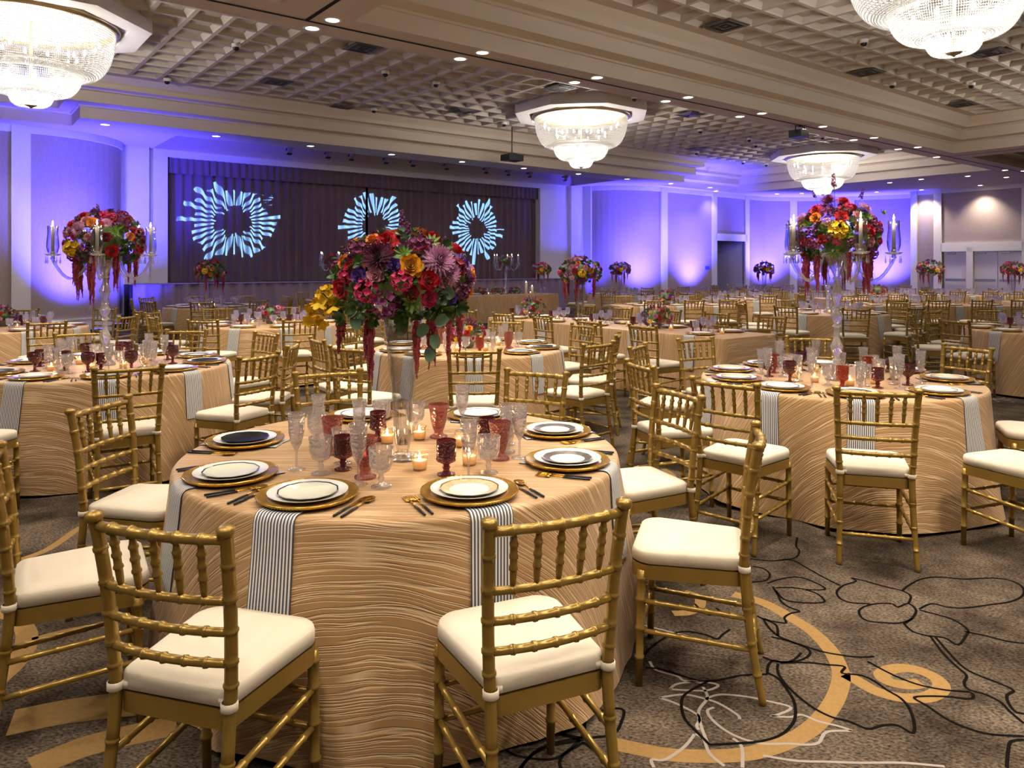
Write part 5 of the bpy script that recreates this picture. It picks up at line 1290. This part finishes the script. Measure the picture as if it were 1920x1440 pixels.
def ribbon(b, pts, w, z):
    n = len(pts); vs = []
    for i, p in enumerate(pts):
        d = (pts[min(i + 1, n - 1)] - pts[max(i - 1, 0)]); d.normalize() if d.length > 0 else None
        ww = w[i] if isinstance(w, list) else w; o = Vector((-d.y, d.x, 0)) * ww / 2; vs += [(p.x + o.x, p.y + o.y, z), (p.x - o.x, p.y - o.y, z)]
    b.add(vs, [(2 * i, 2 * i + 1, 2 * i + 3, 2 * i + 2) for i in range(n - 1)])
kb, kg, kw = MB(), MB(), MB()
for pts in [[(0.514, 2.946), (0.558, 3.028), (0.659, 3.134), (0.739, 3.17), (0.814, 3.143), (0.853, 3.107), (0.886, 3.143), (0.931, 3.189)], [(0.515, 2.883), (0.571, 2.875), (0.629, 2.838), (0.699, 2.794), (0.763, 2.794), (0.871, 2.83), (0.97, 2.838)], [(0.739, 2.794), (0.681, 2.751), (0.621, 2.696), (0.597, 2.631), (0.592, 2.556), (0.611, 2.497), (0.64, 2.419)], [(0.64, 2.419), (0.718, 2.425), (0.805, 2.435), (0.878, 2.463), (0.933, 2.509), (0.974, 2.568), (1.004, 2.657), (1.007, 2.737), (1.001, 2.808), (0.977, 2.845)], [(0.97, 2.838), (0.995, 2.899), (1.03, 2.938), (1.058, 2.922), (1.106, 2.938), (1.161, 2.995)], [(0.996, 2.962), (1.036, 2.93), (1.111, 2.93), (1.17, 2.962), (1.199, 3.003), (1.19, 3.045), (1.145, 3.089), (1.086, 3.125)], [(1.105, 3.286), (1.102, 3.208), (1.116, 3.134), (1.159, 3.08), (1.198, 3.045), (1.251, 3.003), (1.309, 2.978), (1.378, 2.962), (1.44, 2.967)], [(1.11, 3.286), (1.131, 3.266), (1.189, 3.246), (1.203, 3.296), (1.246, 3.336), (1.292, 3.357), (1.26, 3.399), (1.245, 3.454), (1.254, 3.521), (1.262, 3.615)], [(1.038, 2.914), (1.016, 2.853), (1.014, 2.779), (1.03, 2.696), (1.06, 2.618), (1.099, 2.568), (1.147, 2.544), (1.193, 2.503), (1.252, 2.521), (1.302, 2.521), (1.331, 2.48), (1.369, 2.544), (1.394, 2.624), (1.394, 2.683), (1.372, 2.73), (1.356, 2.787), (1.325, 2.83), (1.258, 2.845), (1.287, 2.891), (1.227, 2.906), (1.15, 2.922), (1.048, 2.917)], [(1.396, 2.93), (1.433, 2.853), (1.476, 2.794), (1.52, 2.758), (1.591, 2.73), (1.668, 2.717), (1.644, 2.676), (1.567, 2.69), (1.449, 2.686), (1.465, 2.631), (1.489, 2.556), (1.526, 2.509), (1.583, 2.474), (1.689, 2.463)], [(1.754, 3.134), (1.728, 2.995), (1.722, 2.899), (1.722, 2.83), (1.683, 2.779), (1.673, 2.737), (1.714, 2.703), (1.738, 2.657), (1.734, 2.605), (1.736, 2.532)], [(1.771, 3.125), (1.753, 2.995), (1.746, 2.883), (1.774, 2.823), (1.81, 2.779), (1.833, 2.73), (1.787, 2.696), (1.76, 2.644), (1.753, 2.599), (1.774, 2.587)], [(1.7, 3.237), (1.769, 3.296), (1.822, 3.368), (1.822, 3.432), (1.756, 3.399), (1.744, 3.432), (1.675, 3.432), (1.601, 3.399), (1.555, 3.347), (1.547, 3.276), (1.605, 3.25), (1.687, 3.246), (1.764, 3.286)], [(1.7, 3.237), (1.702, 3.17), (1.745, 3.134), (1.806, 3.116), (1.826, 3.059), (1.906, 3.134), (1.945, 3.189), (1.94, 3.266), (1.903, 3.316), (1.837, 3.368)], [(1.842, 3.378), (1.93, 3.432), (1.98, 3.399), (2.052, 3.389), (2.189, 3.421), (2.309, 3.454), (2.409, 3.521), (2.469, 3.615), (2.456, 3.689), (2.377, 3.714), (2.241, 3.702), (2.129, 3.727), (2.029, 3.702), (1.926, 3.627), (1.864, 3.567)], [(1.822, 3.432), (1.874, 3.51), (1.864, 3.567), (1.806, 3.615), (1.742, 3.677), (1.69, 3.714), (1.694, 3.677), (1.609, 3.627), (1.547, 3.556), (1.532, 3.487), (1.562, 3.443), (1.645, 3.432)], [(1.263, 3.959), (1.367, 3.93), (1.473, 3.945), (1.514, 3.846), (1.552, 3.727), (1.594, 3.627)], [(1.243, 3.86), (1.289, 3.833), (1.299, 3.766), (1.256, 3.689), (1.169, 3.664)], [(1.249, 3.652), (1.329, 3.702), (1.424, 3.727), (1.478, 3.677), (1.506, 3.591), (1.429, 3.579), (1.356, 3.603), (1.273, 3.603)], [(1.261, 3.567), (1.268, 3.476), (1.335, 3.443), (1.441, 3.449), (1.446, 3.532), (1.409, 3.579)], [(1.632, 4.271), (1.576, 4.141), (1.564, 4.063), (1.507, 3.973), (1.428, 3.945)], [(1.064, 3.336), (1.105, 3.286), (1.141, 3.227), (1.116, 3.134)], [(1.92, 3.17), (1.987, 3.134), (2.047, 3.089), (2.106, 3.071)], [(1.53, 2.309), (1.586, 2.387), (1.628, 2.435), (1.678, 2.446)], [(0.926, 3.389), (0.947, 3.326), (0.976, 3.296)], [(0.839, 3.432), (0.857, 3.347), (0.887, 3.316)]]: ribbon(kb, spline(pts), .011, .0016)
for pts in [[(0.529, 2.683), (0.622, 2.703), (0.693, 2.676), (0.737, 2.644), (0.779, 2.581), (0.779, 2.556)], [(0.529, 2.683), (0.586, 2.644), (0.644, 2.574), (0.624, 2.521), (0.625, 2.497)], [(0.579, 2.737), (0.614, 2.772), (0.697, 2.787), (0.763, 2.765), (0.715, 2.73), (0.644, 2.73), (0.579, 2.737)], [(0.693, 2.676), (0.754, 2.703), (0.843, 2.69), (0.911, 2.663), (0.98, 2.624), (0.919, 2.581), (0.895, 2.574), (0.959, 2.568), (1.001, 2.581), (1.045, 2.544), (1.105, 2.515), (1.134, 2.491)], [(1.134, 2.491), (1.049, 2.486), (0.998, 2.43), (0.952, 2.419), (0.905, 2.425), (0.815, 2.425), (0.754, 2.452), (0.711, 2.497), (0.684, 2.556), (0.682, 2.605), (0.71, 2.624)], [(0.54, 2.93), (0.554, 2.868), (0.626, 2.823), (0.643, 2.794), (0.712, 2.779)], [(0.605, 2.474), (0.555, 2.408), (0.48, 2.346), (0.439, 2.346), (0.439, 2.309)], [(0.605, 2.474), (0.628, 2.452), (0.629, 2.377), (0.659, 2.316)], [(0.796, 2.366), (0.888, 2.341), (0.986, 2.336), (1.084, 2.331), (1.218, 2.331), (1.341, 2.314)], [(0.534, 3.246), (0.617, 3.198), (0.715, 3.143), (0.762, 3.116)], [(0.726, 2.452), (0.741, 2.408), (0.713, 2.309)], [(0.704, 2.751), (0.702, 2.683), (0.652, 2.605), (0.638, 2.521), (0.636, 2.43)]]: ribbon(kw, spline(pts), .011, .0013)
for pts, w_ in zip([[(0.329, 2.425), (0.408, 2.398), (0.498, 2.371), (0.612, 2.363), (0.729, 2.371), (0.82, 2.398), (0.93, 2.452), (1.033, 2.532), (1.144, 2.657), (1.231, 2.794), (1.269, 2.899), (1.287, 3.028), (1.275, 3.17), (1.231, 3.296), (1.158, 3.443), (1.046, 3.532)], [(1.267, 2.838), (1.292, 2.794), (1.325, 2.73), (1.382, 2.69), (1.462, 2.68), (1.528, 2.703), (1.583, 2.751), (1.596, 2.808), (1.568, 2.86), (1.514, 2.883), (1.449, 2.868), (1.402, 2.83), (1.408, 2.787), (1.461, 2.765), (1.524, 2.779)], [(0.819, 3.556), (0.876, 3.498), (0.851, 3.399), (0.79, 3.347), (0.72, 3.336)]], (.065, .06, .05)): ribbon(kg, spline(pts), w_, .0010)
for pts, w_ in zip([[(-1.704, 2.538), (-1.559, 2.599), (-1.395, 2.64), (-1.203, 2.672)], [(-1.484, 2.309), (-1.378, 2.411), (-1.24, 2.48), (-1.135, 2.523)], [(-2.625, 3.91), (-2.544, 4.094), (-2.557, 4.474), (-2.407, 4.617)], [(-1.993, 3.1), (-1.869, 3.191), (-1.712, 3.239)]], (.16, .12, .05, .04)): ribbon(kg, spline(pts), w_, .0010)
def motif(x, y, s, rot, rnd):
    """one flower outline with leaves, in black or pale yarn"""
    tgt, wd = (kb, .011) if rnd.random() < .62 else (kw, .010)
    z = .0016 if tgt is kb else .0013
    Mx = Matrix.Translation((x, y, 0)) @ Matrix.Rotation(rot, 4, 'Z')
    n = rnd.choice((4, 5))
    for k in range(n):
        a = 2 * pi * k / n * .8; l = s * rnd.uniform(.7, 1.1); w_ = l * rnd.uniform(.28, .42)
        pts = [Mx @ Matrix.Rotation(a, 4, 'Z') @ Vector(p) for p in ((0.05 * l, 0, 0), (.45 * l, w_, 0), (.85 * l, w_ * .6, 0), (l, 0, 0), (.75 * l, -w_ * .5, 0), (.4 * l, -w_ * .8, 0), (.05 * l, 0, 0))]
        ribbon(tgt, spline(pts, False, 5), wd, z)
    st = [Mx @ Vector((-.0, 0, 0)), Mx @ Vector((-.5 * s, .25 * s, 0)), Mx @ Vector((-1.1 * s, .1 * s, 0)), Mx @ Vector((-1.7 * s, -.3 * s, 0))]
    ribbon(tgt, spline(st), wd, z); ribbon(tgt, [p + Vector((.03, .05, 0)) * s for p in spline(st)], wd, z)
rnd = random.Random(11)
for i in range(240):
    u, v = rnd.uniform(-6, 30), rnd.uniform(-2, 19); p = W(u, v)
    if .45 < p.x < 3.2 and p.y < 4.6 and p.y > 1.5: continue
    motif(p.x, p.y, rnd.uniform(.28, .55), rnd.uniform(0, 6.3), rnd)
for i in range(60):
    u, v = rnd.uniform(-6, 30), rnd.uniform(-2, 19); p = W(u, v)
    if .2 < p.x < 3.4 and p.y < 5: continue
    r = rnd.uniform(.35, .8); a0 = rnd.uniform(0, 6.3); L = rnd.uniform(2, 5); pts = [Vector((p.x + r * cos(a0 + L * t / 30) * (1 - .25 * t / 30), p.y + r * sin(a0 + L * t / 30) * (1 - .25 * t / 30), 0)) for t in range(31)]
    ribbon(kg, pts, [.05 + .05 * sin(pi * t / 30) for t in range(31)], .0010)
for bb, mm, nm, lab in ((kg, M_cgold, 'carpet_gold_motif', 'gold scroll pattern tufted in the carpet'), (kw, M_cwhite, 'carpet_pale_motif', 'pale flower outlines tufted in the carpet'), (kb, M_cblack, 'carpet_black_motif', 'black flower outlines tufted in the carpet')):
    tag(bb.build(nm, mm, floor, smooth=False), lab, kind='stuff')

# ceiling cameras, vents, projector, stage lights
b = MB(); b.lathe([(.075, 0), (.08, -.02), (.07, -.06), (0, -.06)], 16); CAMB = b.mesh('housing', M_trim)
b = MB(); b.lathe([(.058, -.058), (.055, -.085), (.035, -.11), (0, -.12)], 14); CAMD = b.mesh('lens_dome', M_black)
CAMS = [(4.3, 13.46, 1.0), (3.95, 16.83, 1.0), (7.27, 13.46, 1.0), (8.55, 13.58, 1.0), (8.76, 16.81, 1.0), (11.51, 13.5, 1.0), (12.91, 11.91, 1.0), (17.51, 13.6, 1.0), (19.87, 13.59, 1.0), (21.0, 14.12, 1.0), (20.77, 16.3, 1.0), (12.42, 16.25, 1.0), (24.06, 16.73, 1.0), (25.27, 16.53, 1.0), (12.83, 6.47, 1.0), (16.33, 7.62, 1.0), (17.67, 6.57, 1.0), (21.28, 12.0, 1.0)]
for u, v, s in CAMS:
    e = place([('housing', CAMB), ('lens_dome', CAMD)], 'ceiling_camera', W(u, v, ZC), 0, 'black domed ceiling camera between the coffers', 'camera', 'ceiling cameras'); e.scale = (s, s, s)
M_vent = mat('vent_grey', '#6a6462', .6)
vb = MB(); vb.box(-.28, .28, -.28, .28, -.012, 0); VENT = vb.mesh('frame', M_vent, False)
vs2 = []
for k in range(4):
    b = MB(); r0 = .07 + .055 * k
    for (a, c, e, d) in ((-r0, r0, r0 - .02, r0), (-r0, r0, -r0, -r0 + .02), (r0 - .02, r0, -r0, r0), (-r0, -r0 + .02, -r0, r0)): b.box(a, c, e, d, -.024, -.012)
    vs2.append(('louvre', b.mesh('louvre', M_black if k % 2 == 0 else M_vent, False)))
for u, v in [(6.18, 12.29), (5.85, 15.67), (10.67, 15.74), (11.01, 12.37), (15.56, 12.43), (10.28, 7.48), (15.0, 7.51), (19.82, 7.56), (8.04, 17.15), (20.25, 15.91), (15.4, 5.43), (25.06, 12.45)]:
    place([('frame', VENT)] + vs2, 'ceiling_vent', W(u, v, ZC), ROOM, 'square grey air vent set among the coffers', 'vent', 'ceiling vents')
pc = W(13.05, 16.7)
e = tag(empty('video_projector', (pc.x, pc.y, 4.55), ROOM), 'black video projector hanging on a pole before the stage', 'projector')
b = MB(); b.box(-.26, .26, -.2, .2, 0, .17); b.build('body', M_black, e, False)
b = MB(); b.lathe([(.06, 0), (.06, .05), (.045, .05), (.04, .02), (0, .02)], 16, Matrix.Translation((.1, .2, .09)) @ Matrix.Rotation(-pi / 2, 4, 'X')); b.build('lens', M_steel, e)
b = MB(); b.tube([(0, 0, .17), (0, 0, .97)], .02, 8); b.box(-.1, .1, -.1, .1, .17, .21); b.build('pole', M_black, e, False)
M_par = mat('par_can', '#8f8892', .5)
for k, u in enumerate((7.6, 8.7, 9.4, 10.5, 11.4, 12.6, 14.1, 15.0, 15.9, 17.5)):
    e = tag(empty('stage_light', W(u, 19.3, 4.70), ROOM), 'small grey stage light hung in the slot before the curtain', 'stage light', 'stage lights in the slot')
    T = Matrix.Rotation(radians(60), 4, 'X')
    b = MB(); b.lathe([(0, .12), (.05, .11), (.06, 0), (.075, -.1), (.07, -.1), (.05, 0)], 12, T); b.build('can', M_par, e)
    b = MB(); b.tube([(-.08, 0, 0), (-.08, 0, .14), (.08, 0, .14), (.08, 0, 0)], .008, 5); b.tube([(0, 0, .14), (0, 0, .74)], .012, 6); b.build('yoke', M_par, e)
    for s in (-1, 1):
        b = MB(); b.box(-.07, .07, -.004, .004, 0, .09, T @ Matrix.Translation((0, s * .075, -.19))); b.build('barn_door', M_black, e, False)
# wall sockets and the door plaque
for u, v, nx, ny, lab in ((2.45, 19.72, .1, -1, 'white wall socket near the white upright'), (3.1, 20.05, .45, -.9, 'white wall socket with the led cable plugged in')):
    b = MB(); b.box(-.04, .04, -.01, .012, -.06, .06); o = b.build('wall_socket', M_trim, None, False); o.location = W(u, v, .50); o.rotation_euler = (0, 0, ROOM + .35); tag(o, lab, 'socket', 'wall sockets')
    b = MB(); b.box(-.012, .012, -.013, -.009, .012, .035); b.box(-.012, .012, -.013, -.009, -.035, -.012); b.build('outlet', M_vent, o, False)
b = MB(); b.box(-.13, .13, -.02, .0, -.07, .07); o = b.build('door_plaque', mat('plaque_blue', '#3b44b0', .5), None, False); o.location = W(25.55, 19.5, 1.5); o.rotation_euler = (0, 0, ROOM); tag(o, 'small blue wall plaque beside the curtained doorway', 'plaque')
